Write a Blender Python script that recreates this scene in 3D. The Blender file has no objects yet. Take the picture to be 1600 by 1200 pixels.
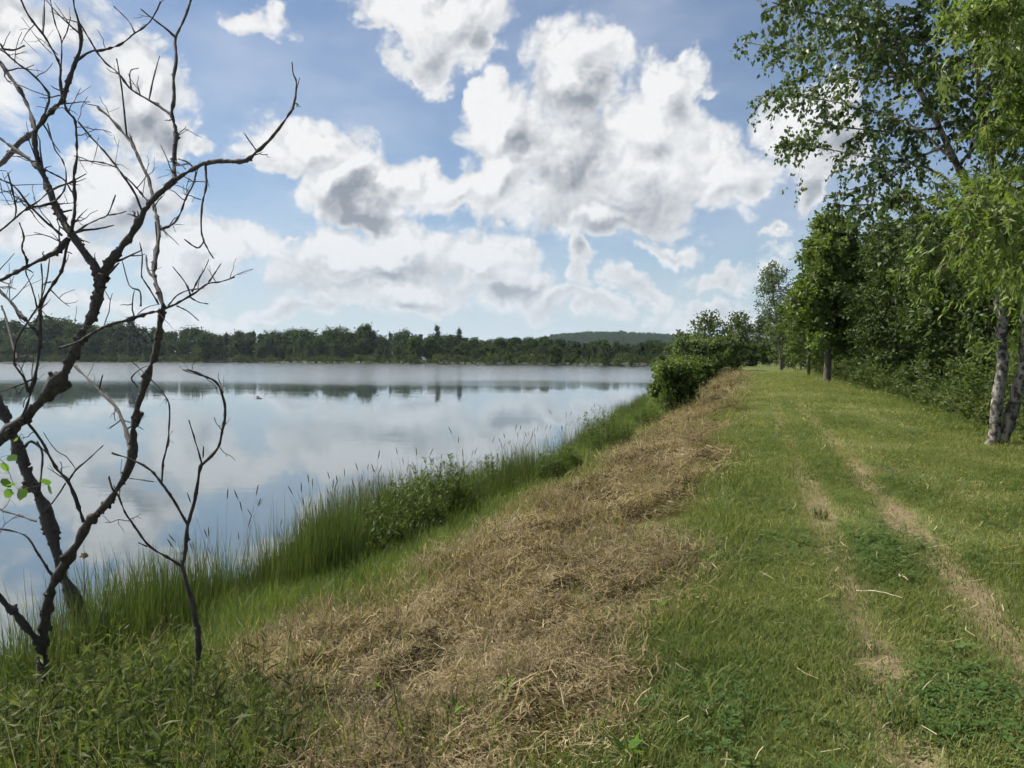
import bpy, math, random
import numpy as np

# ------------------------------------------------------------------ camera, sky, sun, exposure
FOC, YAW, PITCH, EYE = 1245.0, math.radians(17.0), math.radians(-2.02), 3.1   # eye 3.1 m above the lake, 1.6 m above the path
sc = bpy.context.scene
cam = bpy.data.objects.new('camera', bpy.data.cameras.new('camera'))
sc.collection.objects.link(cam)
cam.data.lens = 28.0
cam.data.sensor_width = 36.0
cam.data.clip_end = 20000
cam.location = (0, 0, EYE)
cam.rotation_euler = (math.pi / 2 + PITCH, 0, YAW)
sc.camera = cam
vs = sc.view_settings
vs.view_transform = 'Standard'
vs.look = 'None'
vs.exposure = 0.80
vs.gamma = 1.0
vs.use_curve_mapping = False
cy = sc.cycles
cy.use_adaptive_sampling = True
cy.adaptive_threshold = 0.04
cy.adaptive_min_samples = 12
cy.use_denoising = True
cy.max_bounces = 4
cy.diffuse_bounces = 2
cy.glossy_bounces = 2
cy.transmission_bounces = 2
cy.use_light_tree = False
cy.transparent_max_bounces = 6
cy.volume_bounces = 0

SUN_AZ, SUN_EL = math.radians(-78.0), math.radians(50.0)      # azimuth from +Y (along the path), clockwise
SUN_DIR = (math.sin(SUN_AZ) * math.cos(SUN_EL), math.cos(SUN_AZ) * math.cos(SUN_EL), math.sin(SUN_EL))

HAZE = 0.00008       # density of the air, per metre

# clouds as (azimuth, elevation, half width, half height) in degrees; DARK marks their thick parts
CLOUDS = [(-12.5, 19.4, 3.2, 3.0), (-10.9, 20.7, 2.1, 1.5), (-6.2, 17.6, 2.6, 2.3), (-7.5, 15.2, 3.9, 3.3), (-17.5, 15.6, 3.3, 2.7), (-19.8, 17.0, 1.1, 1.5), (-13.8, 13.7, 6.4, 3.8), (-7.5, 12.7, 5.7, 4.2), (-2.3, 12.0, 3.2, 2.8), (-18.4, 12.0, 2.9, 2.7), (-10.2, 9.9, 5.8, 1.9), (-0.2, 11.5, 1.3, 1.9), (-21.5, 22.5, 3.8, 2.3), (-23.1, 20.3, 1.8, 1.8), (-19.5, 21.2, 2.2, 1.9), (-25.5, 22.2, 1.0, 0.4), (-24.2, 23.5, 2.9, 1.2), (-31.3, 14.0, 3.4, 1.9), (-28.7, 11.7, 3.1, 2.3), (-26.7, 9.9, 1.9, 1.3), (-33.6, 12.8, 2.3, 1.1), (-22.0, 12.1, 2.7, 2.0), (-25.2, 11.4, 2.7, 1.8), (-27.9, 6.8, 5.3, 1.75), (-31.6, 5.8, 2.4, 1.38), (-24.3, 7.4, 3.8, 2.12), (-18.8, 6.7, 3.1, 2.21), (-25.6, 4.6, 7.1, 1.66), (-17.0, 4.4, 2.5, 1.47), (-35.7, 8.5, 2.2, 1.2), (-37.6, 7.3, 2.2, 1.68), (-32.8, 8.0, 1.0, 0.28), (-41.9, 16.1, 2.9, 2.52), (-42.7, 14.1, 2.5, 1.51), (-39.6, 14.4, 1.7, 1.34), (-37.5, 13.7, 1.1, 0.5), (-44.4, 10.3, 2.4, 1.68), (-47.3, 19.6, 2.9, 1.26), (-48.8, 19.8, 2.8, 1.51), (-42.4, 10.2, 2.5, 2.1), (-45.9, 7.2, 2.9, 1.68), (-39.2, 6.2, 3.4, 1.93), (-47.9, 8.2, 2.3, 1.6), (-51.4, 8.5, 2.5, 1.85), (-11.5, 6.5, 1.3, 1.2), (-12.2, 4.7, 0.9, 1.38), (-8.4, 4.4, 2.3, 0.83), (-5.7, 7.6, 2.0, 0.64), (2.9, 15.3, 2.5, 2.4), (4.7, 12.9, 2.1, 1.7), (3.1, 10.4, 0.9, 1.7), (-4.7, 19.4, 0.5, 0.3), (-3.3, 17.7, 0.7, 0.5), (0.3, 7.2, 0.8, 0.28), (-2.2, 5.6, 2.4, 0.74), (-31.4, 2.9, 4.6, 0.64), (-12.1, 2.8, 3.7, 0.55), (-2.6, 3.4, 4.0, 0.92), (-42.7, 3.1, 5.2, 1.01), (-35.0, 21.9, 1.9, 0.8)]
DARK = [(-12.9, 14.3, 4.8, 3.0), (-9.7, 9.9, 5.2, 1.5), (-27.4, 10.4, 2.5, 1.6), (-21.5, 23.1, 2.6, 1.4), (-12.5, 18.6, 2.2, 2.0), (-24.3, 6.2, 3.9, 0.8), (-41.9, 15.7, 2.1, 2.2), (-47.3, 20.1, 3.3, 1.1), (-42.4, 9.2, 2.5, 2.3), (-27.0, 4.7, 6.8, 0.6)]
_r = random.Random(11)
for _i in range(26):                                            # the same weather over the rest of the sky
    _a = _r.choice([_r.uniform(-178, -56), _r.uniform(30, 178)])
    _e = _r.uniform(6, 68)
    _w = _r.uniform(4, 11) * (1 + _e / 60)
    CLOUDS.append((round(_a, 1), round(_e, 1), round(_w, 1), round(_w * _r.uniform(.45, .8), 1)))
    if _i % 2:
        DARK.append((round(_a, 1), round(_e - _w * .15, 1), round(_w * .6, 1), round(_w * .3, 1)))

def build_sky(CL,DK,sun_az,sun_el):
    w=bpy.data.worlds.new('World'); bpy.context.scene.world=w; w.use_nodes=True
    nt=w.node_tree; nt.nodes.clear(); N=nt.nodes; L=nt.links
    def inp(sock,v):
        if isinstance(v,bpy.types.NodeSocket): L.new(v,sock)
        elif v is not None: sock.default_value=v
    def M(op,a,b=None,c=None,clamp=False):
        n=N.new('ShaderNodeMath'); n.operation=op; n.use_clamp=clamp
        for s,v in zip(n.inputs,(a,b,c)): inp(s,v)
        return n.outputs[0]
    def V(op,a,b=None,c=None,scale=None):
        n=N.new('ShaderNodeVectorMath'); n.operation=op
        inp(n.inputs[0],a)
        if b is not None: inp(n.inputs[1],b)
        if c is not None: inp(n.inputs[2],c)
        if scale is not None: inp(n.inputs['Scale'],scale)
        return n.outputs['Value'] if op in('LENGTH','DOT_PRODUCT') else n.outputs[0]
    def noise(vec,scale,detail,rough=.5,col=False):
        n=N.new('ShaderNodeTexNoise'); inp(n.inputs['Vector'],vec)
        n.inputs['Scale'].default_value=scale; n.inputs['Detail'].default_value=detail
        n.inputs['Roughness'].default_value=rough
        return n.outputs['Color' if col else 0]
    def smooth(x,a,b,lo=0.0,hi=1.0):
        n=N.new('ShaderNodeMapRange'); n.interpolation_type='SMOOTHSTEP'
        for s,v in zip(n.inputs[:5],(x,a,b,lo,hi)): inp(s,v)
        return n.outputs[0]
    def mix(f,a,b):
        n=N.new('ShaderNodeMix'); n.data_type='RGBA'
        inp(n.inputs[0],f); inp(n.inputs[6],a); inp(n.inputs[7],b)
        return n.outputs[2]
    tc=N.new('ShaderNodeTexCoord'); d=tc.outputs['Generated']
    sep=N.new('ShaderNodeSeparateXYZ'); L.new(d,sep.inputs[0]); z=sep.outputs[2]
    # azimuth and elevation in degrees, warped so that the cloud outlines billow
    az=M('MULTIPLY',M('ARCTAN2',sep.outputs[0],sep.outputs[1]),180/math.pi)
    el=M('MULTIPLY',M('ARCSINE',z),180/math.pi)
    cm=N.new('ShaderNodeCombineXYZ'); L.new(az,cm.inputs[0]); L.new(el,cm.inputs[1])
    n1=V('SUBTRACT',noise(d,11,1,.5,True),(.5,.5,.5))
    n2=V('SUBTRACT',noise(d,42,4,.62,True),(.5,.5,.5))
    p=V('ADD',cm.outputs[0],V('ADD',V('SCALE',n1,scale=6.0),V('SCALE',n2,scale=WARP2)))
    def field(blobs,k,p):
        acc=None; vec=p
        for i,(a,e,rx,ry) in enumerate(blobs):
            if i and i%10==0:   # chained so that few values are alive at once
                vec=V('MULTIPLY_ADD',acc,(1e-9,1e-9,0),p)
            q=V('LENGTH',V('MULTIPLY_ADD',vec,(1/rx,1/ry,0),(-a/rx,-e/ry,0)))
            wt=min(1.0,.22+ry/2.0)          # small clouds are thin ones
            if wt<.98: q=M('MULTIPLY_ADD',q,wt,1-wt)
            acc=q if acc is None else M('SMOOTH_MIN',acc,q,k)
        return M('SUBTRACT',1.0,acc)
    f=field(CL,.24,p)
    t=field(DK,.2,p)
    big=[b for b in CL if b[2]*b[3]>4.5 and -56<b[0]<12]
    fa=field(big,.25,p); fb=field(big,.25,V('ADD',p,(-.75,1.15,0)))
    side=M('SUBTRACT',fa,fb)      # > 0 where a cloud bulges towards the sun, < 0 on its lee and base
    s=(math.sin(sun_az)*math.cos(sun_el),math.cos(sun_az)*math.cos(sun_el),math.sin(sun_el))
    OFF=tuple(.010*c for c in s)
    dv=V('ADD',d,V('ADD',V('SCALE',n1,scale=.05),V('SCALE',n2,scale=.012)))
    def puffs(vec,fine):          # rounded billows with creases between them
        t=None
        for sc_,w_ in ((17,.50),(38,.30),(83,.16),(170,.08))[:4 if fine else 3]:
            q=M('MULTIPLY',M('ABSOLUTE',M('MULTIPLY_ADD',noise(vec,sc_,0),2.0,-1.0)),w_)
            t=q if t is None else M('ADD',t,q)
        return t
    b0=puffs(dv,True)
    b1=puffs(V('ADD',dv,OFF),False)
    relief=M('SUBTRACT',b0,b1)
    dens=M('ADD',f,M('MULTIPLY',M('SUBTRACT',b0,.26),DB))
    alpha=smooth(dens,A0,A1)
    veil=M('MULTIPLY_ADD',smooth(noise(V('MULTIPLY',d,(1,1,2.5)),3.0,4,.6),.38,.72),.36,.10)
    th=smooth(M('ADD',t,M('MULTIPLY',M('SUBTRACT',b1,.25),.35)),-.6,.95)
    core=smooth(dens,.05,.75)
    lit=M('ADD',LB,M('MULTIPLY',relief,RL))
    lit=M('ADD',lit,M('MULTIPLY',M('MULTIPLY',side,core),SD))
    lit=M('SUBTRACT',lit,M('MULTIPLY',th,TH),clamp=True)
    ccol=mix(lit,(3.0,3.35,3.9,1),(9.1,9.2,9.35,1))
    sky=N.new('ShaderNodeTexSky'); sky.sky_type='NISHITA'; sky.sun_disc=False
    sky.sun_elevation=sun_el; sky.sun_rotation=sun_az
    sky.air_density=1.0; sky.dust_density=.2; sky.ozone_density=3.5
    ccol=mix(smooth(z,.0,.24,.48,0.0),ccol,(6.2,7.0,7.8,1))
    base=mix(veil,sky.outputs[0],(7.0,7.6,8.6,1))
    base=mix(smooth(z,-.02,.20,.75,0.0),base,(5.8,6.9,8.0,1))
    fin=mix(alpha,base,ccol)
    bg=N.new('ShaderNodeBackground'); L.new(fin,bg.inputs[0]); bg.inputs[1].default_value=.0565
    out=N.new('ShaderNodeOutputWorld'); L.new(bg.outputs[0],out.inputs[0])
    return w

WARP2, DB, A0, A1, RL, LB, SD, TH = 2.2, 1.1, -.32, .13, 1.0, .82, 1.5, .56
build_sky(CLOUDS, DARK, SUN_AZ, SUN_EL)
sc.world.cycles.sampling_method = 'MANUAL'
sc.world.cycles.sample_map_resolution = 256

from mathutils import Vector
sun = bpy.data.objects.new('sun', bpy.data.lights.new('sun', 'SUN'))
sc.collection.objects.link(sun)
sun.data.energy = 5.0
sun.data.angle = math.radians(0.6)
sun.data.color = (1.0, 0.94, 0.84)
sun.rotation_euler = Vector(SUN_DIR).to_track_quat('Z', 'Y').to_euler()
sun.location = (-30, 20, 40)

# ------------------------------------------------------------------ helpers
rng = np.random.default_rng(7)

def pixdir(u, v):
    x, y, z = (u - 800) / FOC, 1.0, -(v - 600) / FOC
    c, s = math.cos(PITCH), math.sin(PITCH)
    y, z = y * c - z * s, y * s + z * c
    return np.array((x * math.cos(YAW) - y * math.sin(YAW), x * math.sin(YAW) + y * math.cos(YAW), z))

def at(u, v, depth):
    "point seen in direction (u, v) of the photograph at a distance of depth metres along the view"
    return np.array((0, 0, EYE)) + pixdir(u, v) * depth

def _hash(ix, iy, seed):
    h = (ix.astype(np.int64) * 374761393 + iy.astype(np.int64) * 668265263 + seed * 974711) & 0x7fffffff
    h = ((h ^ (h >> 13)) * 1274126177) & 0x7fffffff
    return ((h ^ (h >> 16)) & 0xffff) / 65535.0

def vnoise(x, y, seed=0):
    x = np.asarray(x, float); y = np.asarray(y, float)
    ix, iy = np.floor(x), np.floor(y)
    fx, fy = x - ix, y - iy
    fx, fy = fx * fx * (3 - 2 * fx), fy * fy * (3 - 2 * fy)
    a, b = _hash(ix, iy, seed), _hash(ix + 1, iy, seed)
    c, d = _hash(ix, iy + 1, seed), _hash(ix + 1, iy + 1, seed)
    return (a * (1 - fx) + b * fx) * (1 - fy) + (c * (1 - fx) + d * fx) * fy

def fbm(x, y, seed=0, octv=4):
    t, a, s = 0.0, .5, 1.0
    for o in range(octv):
        t = t + a * vnoise(x * s, y * s, seed + o)
        a *= .5; s *= 2.03
    return t / (1 - .5 ** octv)

def sstep(x, a, b):
    t = np.clip((np.asarray(x, float) - a) / (b - a), 0, 1)
    return t * t * (3 - 2 * t)

def new_mesh(name, verts, faces=None, quads=None, tint=None, attrs=None, smooth=False):
    "mesh from arrays; quads is (n,4) int, or faces a list of tuples"
    me = bpy.data.meshes.new(name)
    verts = np.asarray(verts, np.float32).reshape(-1, 3)
    if quads is not None:
        q = np.asarray(quads, np.int32)
        k = q.shape[1]
        me.vertices.add(len(verts)); me.vertices.foreach_set('co', verts.ravel())
        me.loops.add(q.size); me.loops.foreach_set('vertex_index', q.ravel())
        me.polygons.add(len(q))
        me.polygons.foreach_set('loop_start', np.arange(0, q.size, k, dtype=np.int32))
        me.update(calc_edges=True)
    else:
        me.from_pydata(verts.tolist(), [], [tuple(f) for f in faces] if faces is not None else [])
        me.update()
    if tint is not None:
        a = me.attributes.new('tint', 'FLOAT', 'FACE'); a.data.foreach_set('value', np.asarray(tint, np.float32))
    for kname, v in (attrs or {}).items():
        a = me.attributes.new(kname, 'FLOAT', 'POINT'); a.data.foreach_set('value', np.asarray(v, np.float32).ravel())
    if smooth and len(me.polygons):
        me.polygons.foreach_set('use_smooth', np.ones(len(me.polygons), bool))
    return me

def obj(name, me, mat=None, parent=None, loc=(0, 0, 0)):
    o = bpy.data.objects.new(name, me)
    sc.collection.objects.link(o)
    o.location = tuple(float(c) for c in loc)
    if parent is not None: o.parent = parent
    if mat is not None and me is not None and not me.materials:
        for m in (mat if isinstance(mat, (list, tuple)) else [mat]): me.materials.append(m)
    return o

def tag(o, label=None, cat=None, group=None, kind=None):
    for k, v in (('label', label), ('category', cat), ('group', group), ('kind', kind)):
        if v is not None: o[k] = v
    return o

def empty(name, loc):
    o = bpy.data.objects.new(name, None)
    o.empty_display_size = .1
    sc.collection.objects.link(o); o.location = tuple(float(c) for c in loc)
    return o

def copy_tree(root, loc, rz=0.0, s=1.0):
    r = root.copy(); sc.collection.objects.link(r)
    r.location = tuple(float(c) for c in loc); r.rotation_euler = (0, 0, rz); r.scale = (s, s, s) if np.isscalar(s) else s
    for ch in root.children:
        c = ch.copy(); sc.collection.objects.link(c); c.parent = r
    return r

# ------------------------------------------------------------------ materials
def nodes(name):
    m = bpy.data.materials.new(name); m.use_nodes = True
    nt = m.node_tree; nt.nodes.clear()
    out = nt.nodes.new('ShaderNodeOutputMaterial')
    return m, nt, out

def nz(nt, vec, scale, detail=3, rough=.55):
    n = nt.nodes.new('ShaderNodeTexNoise')
    if vec is not None: nt.links.new(vec, n.inputs['Vector'])
    n.inputs['Scale'].default_value = scale; n.inputs['Detail'].default_value = detail; n.inputs['Roughness'].default_value = rough
    return n.outputs[0]

def rmp(nt, fac, stops):
    r = nt.nodes.new('ShaderNodeValToRGB'); e = r.color_ramp.elements
    while len(e) < len(stops): e.new(.5)
    for el, (p, c) in zip(e, stops):
        el.position = p; el.color = (*c, 1)
    nt.links.new(fac, r.inputs[0])
    return r.outputs[0]

def mxc(nt, f, a, b):
    n = nt.nodes.new('ShaderNodeMix'); n.data_type = 'RGBA'
    for s, v in ((n.inputs[0], f), (n.inputs[6], a), (n.inputs[7], b)):
        if isinstance(v, bpy.types.NodeSocket): nt.links.new(v, s)
        else: s.default_value = v if np.isscalar(v) else (*v[:3], 1)
    return n.outputs[2]

def mth(nt, op, a, b=None):
    n = nt.nodes.new('ShaderNodeMath'); n.operation = op
    for s, v in zip(n.inputs, (a, b)):
        if isinstance(v, bpy.types.NodeSocket): nt.links.new(v, s)
        elif v is not None: s.default_value = v
    return n.outputs[0]

def leaf_mat(name, stops, trans=.35, rough=.5, spec=.35, inst=False, tcol=1.25):
    m, nt, out = nodes(name)
    a = nt.nodes.new('ShaderNodeAttribute'); a.attribute_type = 'INSTANCER' if inst else 'GEOMETRY'; a.attribute_name = 'tint'
    f = a.outputs['Fac']
    if inst:                                     # blades of one tuft differ too
        g = nt.nodes.new('ShaderNodeAttribute'); g.attribute_type = 'GEOMETRY'; g.attribute_name = 'tint'
        f = mth(nt, 'ADD', mth(nt, 'MULTIPLY', f, .65), mth(nt, 'MULTIPLY', g.outputs['Fac'], .35))
    col = rmp(nt, f, stops)
    p = nt.nodes.new('ShaderNodeBsdfPrincipled'); nt.links.new(col, p.inputs['Base Color'])
    p.inputs['Roughness'].default_value = rough + .1; p.inputs['Specular IOR Level'].default_value = spec * .55
    t = nt.nodes.new('ShaderNodeBsdfTranslucent')
    mul = nt.nodes.new('ShaderNodeMix'); mul.data_type = 'RGBA'; mul.blend_type = 'MULTIPLY'; mul.inputs[0].default_value = 1
    nt.links.new(col, mul.inputs[6]); mul.inputs[7].default_value = (tcol * 1.1, tcol * 1.15, tcol * .6, 1)
    nt.links.new(mul.outputs[2], t.inputs['Color'])
    s = nt.nodes.new('ShaderNodeMixShader'); s.inputs[0].default_value = trans
    nt.links.new(p.outputs[0], s.inputs[1]); nt.links.new(t.outputs[0], s.inputs[2])
    nt.links.new(s.outputs[0], out.inputs[0])
    return m

def bark_mat(name, dark, light, lichen=None, scale=18, amount=.6):
    m, nt, out = nodes(name)
    tc = nt.nodes.new('ShaderNodeTexCoord'); v = tc.outputs['Object']
    mp = nt.nodes.new('ShaderNodeMapping'); mp.inputs['Scale'].default_value = (1, 1, .35); nt.links.new(v, mp.inputs[0])
    n1 = nz(nt, mp.outputs[0], scale, 5, .65)
    col = rmp(nt, n1, [(.3, dark), (.7, light)])
    if lichen:
        n2 = nz(nt, v, scale * .8, 4, .6)
        col = mxc(nt, rmp(nt, n2, [(amount, (0, 0, 0)), (amount + .08, (1, 1, 1))]), col, lichen)
    p = nt.nodes.new('ShaderNodeBsdfPrincipled'); nt.links.new(col, p.inputs['Base Color']); p.inputs['Roughness'].default_value = .85
    b = nt.nodes.new('ShaderNodeBump'); b.inputs['Strength'].default_value = .7; b.inputs['Distance'].default_value = .02
    nt.links.new(n1, b.inputs['Height']); nt.links.new(b.outputs[0], p.inputs['Normal'])
    nt.links.new(p.outputs[0], out.inputs[0])
    return m

def plain_mat(name, a, b, scale=8, rough=.8):
    m, nt, out = nodes(name)
    tc = nt.nodes.new('ShaderNodeTexCoord')
    col = rmp(nt, nz(nt, tc.outputs['Object'], scale, 4), [(.3, a), (.7, b)])
    p = nt.nodes.new('ShaderNodeBsdfPrincipled'); nt.links.new(col, p.inputs['Base Color']); p.inputs['Roughness'].default_value = rough
    nt.links.new(p.outputs[0], out.inputs[0])
    return m

G = lambda *c: tuple(c)
MAT = dict(
    dead=bark_mat('dead_bark', (.016, .014, .012), (.060, .052, .045), (.17, .17, .145), 30, .68),
    bark=bark_mat('grey_bark', (.035, .03, .025), (.13, .11, .09), (.18, .2, .14), 14, .68),
    birch=bark_mat('birch_bark', (.06, .05, .043), (.36, .335, .30), (.035, .03, .027), 11, .48),
    twig=plain_mat('brown_twig', (.06, .042, .03), (.14, .10, .07), 20),
    stick=plain_mat('weathered_stick', (.05, .04, .03), (.16, .12, .08), 25),
    pale=plain_mat('bleached_stick', (.42, .34, .22), (.62, .54, .4), 30),
    birchleaf=leaf_mat('birch_leaf', [(0, G(.040, .072, .020)), (.6, G(.075, .115, .035)), (1, G(.13, .17, .06))], .34, .36, .5),
    willow=leaf_mat('willow_leaf', [(0, G(.06, .10, .020)), (.6, G(.12, .17, .036)), (1, G(.20, .25, .075))], .42, .42, .5),
    leaf=leaf_mat('broad_leaf', [(0, G(.040, .068, .016)), (.6, G(.082, .115, .027)), (1, G(.14, .17, .045))], .36, .45, .45),
    darkleaf=leaf_mat('dark_leaf', [(0, G(.028, .048, .013)), (.6, G(.056, .083, .022)), (1, G(.095, .125, .035))], .32, .5, .35),
    paleleaf=leaf_mat('pale_leaf', [(0, G(.05, .08, .03)), (.6, G(.085, .12, .045)), (1, G(.13, .16, .07))], .36, .45, .45),
    bush=leaf_mat('bush_leaf', [(0, G(.045, .08, .016)), (.6, G(.09, .13, .028)), (1, G(.16, .195, .055))], .38, .42, .5),
    pine=leaf_mat('pine_needles', [(0, G(.012, .026, .012)), (1, G(.032, .055, .024))], .15, .6, .25),
    far=leaf_mat('far_leaf', [(0, G(.030, .052, .018)), (.6, G(.048, .076, .024)), (1, G(.075, .10, .034))], .25, .6, .2),
    marsh=leaf_mat('marsh_leaf', [(0, G(.045, .066, .022)), (.6, G(.068, .09, .028)), (1, G(.10, .118, .04))], .28, .6, .2),
    grass=leaf_mat('path_grass_blade', [(0, G(.060, .086, .020)), (.45, G(.125, .158, .044)), (.75, G(.205, .212, .075)), (1, G(.46, .41, .24))], .38, .5, .3, True),
    shore=leaf_mat('shore_grass_blade', [(0, G(.05, .085, .016)), (.6, G(.105, .142, .034)), (.88, G(.185, .215, .06)), (1, G(.34, .30, .15))], .42, .45, .35, True),
    rush=leaf_mat('rush_stem', [(0, G(.030, .052, .016)), (.6, G(.075, .105, .03)), (1, G(.20, .17, .08))], .30, .5, .3, True),
    hay=leaf_mat('dry_cut_grass', [(0, G(.035, .026, .016)), (.30, G(.12, .092, .052)), (.62, G(.33, .268, .152)), (1, G(.60, .52, .34))], .22, .6, .2, True),
    seed=leaf_mat('seed_head', [(0, G(.10, .075, .05)), (1, G(.26, .21, .13))], .3, .6, .2, True),
    weed=leaf_mat('weed_leaf', [(0, G(.032, .05, .015)), (.55, G(.07, .096, .03)), (.85, G(.145, .165, .06)), (1, G(.34, .28, .12))], .38, .5, .25, True),
    clover=leaf_mat('clover_leaf', [(0, G(.04, .085, .018)), (1, G(.10, .155, .04))], .35, .45, .4, True),
    lone=leaf_mat('fresh_leaf', [(0, G(.06, .13, .02)), (1, G(.14, .25, .05))], .42, .4, .45),
    white=plain_mat('clover_flower', (.6, .58, .5), (.8, .8, .74), 30),
    head=plain_mat('cattail_fluff', (.14, .09, .05), (.42, .36, .26), 40),
    bird=plain_mat('dark_plumage', (.03, .03, .035), (.08, .08, .08), 20),
)

# ------------------------------------------------------------------ the lie of the land
def edge_x(Y):   return np.interp(Y, [-10, 3, 8, 14, 26, 66, 240], [-.50, -.47, -.33, -.38, -.55, -1.1, -1.6]) + .10 * (fbm(np.asarray(Y) * .9, 0 * np.asarray(Y), 3) - .5)
def shore_x(Y):  return np.interp(Y, [-10, 4, 6.2, 9, 12, 17, 26, 46, 120, 240], [-6.6, -6.3, -6.2, -6.0, -5.8, -5.2, -5.2, -6.3, -7, -7]) + .5 * (fbm(np.asarray(Y) * .5, 0 * np.asarray(Y), 5) - .5)
def straw_lo(Y): return np.interp(Y, [-10, 3, 4.6, 5.5, 7, 9, 12.6, 16, 27, 40, 60, 240], [-2.4, -2.6, -3.4, -3.9, -3.7, -3.35, -3.4, -3.2, -2.6, -2.3, -2.0, -2.1])
RUT1, RUT2 = .64, 1.39

def straw_mask(X, Y):
    n = fbm(X * 1.6, Y * 1.1, 21) - .5 + .6 * (fbm(X * 5, Y * 4, 23, 2) - .5)
    e = edge_x(Y)
    hole = 1 - .92 * sstep(fbm(X * .9, Y * .6, 25, 3) - .10 * sstep((e - X), 2.6, 1.2) - .3 * sstep(Y, 6.5, 4.5), .47, .57)      # green showing through
    return hole * sstep(e - .02 + n * 1.0 - X, 0, .5) * sstep(X - (straw_lo(Y) + n * 1.4), -.25, .45)

def rut_mask(X, Y):
    n = fbm(X * 2.2, Y * .8, 31)
    far = np.interp(Y, [0, 6, 14, 30, 60, 90], [1, 1, .95, .9, .7, 0])
    wob = .10 * (fbm(Y * .35, 0 * Y, 33) - .5) * 2
    keep1 = .6 + .4 * sstep(fbm(0 * Y + 4.2, Y * .42, 37, 2), .36, .50)
    keep2 = .75 + .25 * sstep(fbm(0 * Y + 9.2, Y * .38, 41, 2), .30, .42)
    # long gaps where grass has closed over the left track
    keep1 = np.maximum(keep1, np.exp(-((Y - 4.3) / 1.2) ** 2))
    r1 = np.exp(-((X - RUT1 - wob) / .15) ** 2) * keep1
    r2 = np.exp(-((X - RUT2 - wob * .6) / .17) ** 2) * np.maximum(keep2, sstep(Y, 9, 6))
    return np.clip(np.maximum(r1, r2) * 2.0 * far - 2.3 * (n - .42), 0, 1) * sstep(np.maximum(r1, r2), .12, .4)

def ground_z(X, Y):
    X = np.asarray(X, float); Y = np.asarray(Y, float)
    e, s = edge_x(Y), shore_x(Y)
    t = (e - X) / (e - s)                                   # 0 at the path's edge, 1 at the water
    bank = 1.5 - 1.5 * np.where(t < 1, t + .10 * np.sin(np.clip(t, 0, 1) * math.pi * 2) * .6, t)
    bank = np.maximum(bank, -1.4)
    right = 1.5 - .22 * np.maximum(X - 4.4, 0)
    right = np.maximum(right, .75 + .25 * fbm(X * .25, Y * .25, 51))
    z = np.where(X < e, bank, np.where(X > 4.4, right, 1.5))
    st = straw_mask(X, Y)
    z = z + st * (.30 * (fbm(X * 3.2, Y * 3.2, 61, 4) - .5) + .18 * (fbm(X * 1.1, Y * 1.1, 63, 3) - .5)) + .05 * (fbm(X * .8, Y * .8, 71, 3) - .5)
    z = z - .035 * rut_mask(X, Y) + .03 * (fbm(X * 3, Y * 3, 81, 3) - .5)
    return z

def on_ground_many(uv):
    "where the sight lines (u, v) meet the ground: points (n,3) and distances"
    dirs = np.array([pixdir(a, b) for a, b in uv])
    lo = np.full(len(dirs), 1.5); hi = np.full(len(dirs), 400.0)
    for it in range(3):
        t = lo[:, None] * (hi / lo)[:, None] ** np.linspace(0, 1, 40)[None]
        X, Y, Z = dirs[:, :1] * t, dirs[:, 1:2] * t, EYE + dirs[:, 2:] * t
        i = np.maximum(np.argmax(Z <= ground_z(X, Y), axis=1), 1); k = np.arange(len(dirs))
        lo, hi = t[k, i - 1], t[k, i]
    P = np.stack([dirs[:, 0] * hi, dirs[:, 1] * hi], -1)
    return np.column_stack([P, ground_z(P[:, 0], P[:, 1])]), hi
def on_ground(u, v):
    P, t = on_ground_many([(u, v)])
    return P[0], float(t[0])

ys = [-8.0]
while ys[-1] < 235:
    y = ys[-1]
    ys.append(y + (.3 if y < 2.4 else min(.05 + .012 * (y - 2.4), 3.0)))
YS = np.array(ys)

def strip(name, Xs, mat, smooth=True):
    "Xs: (rows, cols) of x at each YS row"
    n, k = Xs.shape
    Yg = np.repeat(YS[:, None], k, 1)
    Z = ground_z(Xs, Yg)
    v = np.stack([Xs, Yg, Z], -1).reshape(-1, 3)
    i = np.arange(n - 1)[:, None] * k + np.arange(k - 1)[None]
    q = np.stack([i, i + 1, i + k + 1, i + k], -1).reshape(-1, 4)
    me = new_mesh(name, v, quads=q, smooth=smooth, attrs=dict(straw=straw_mask(Xs, Yg), rut=rut_mask(Xs, Yg)))
    return tag(obj(name, me, mat), kind='structure')

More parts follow.
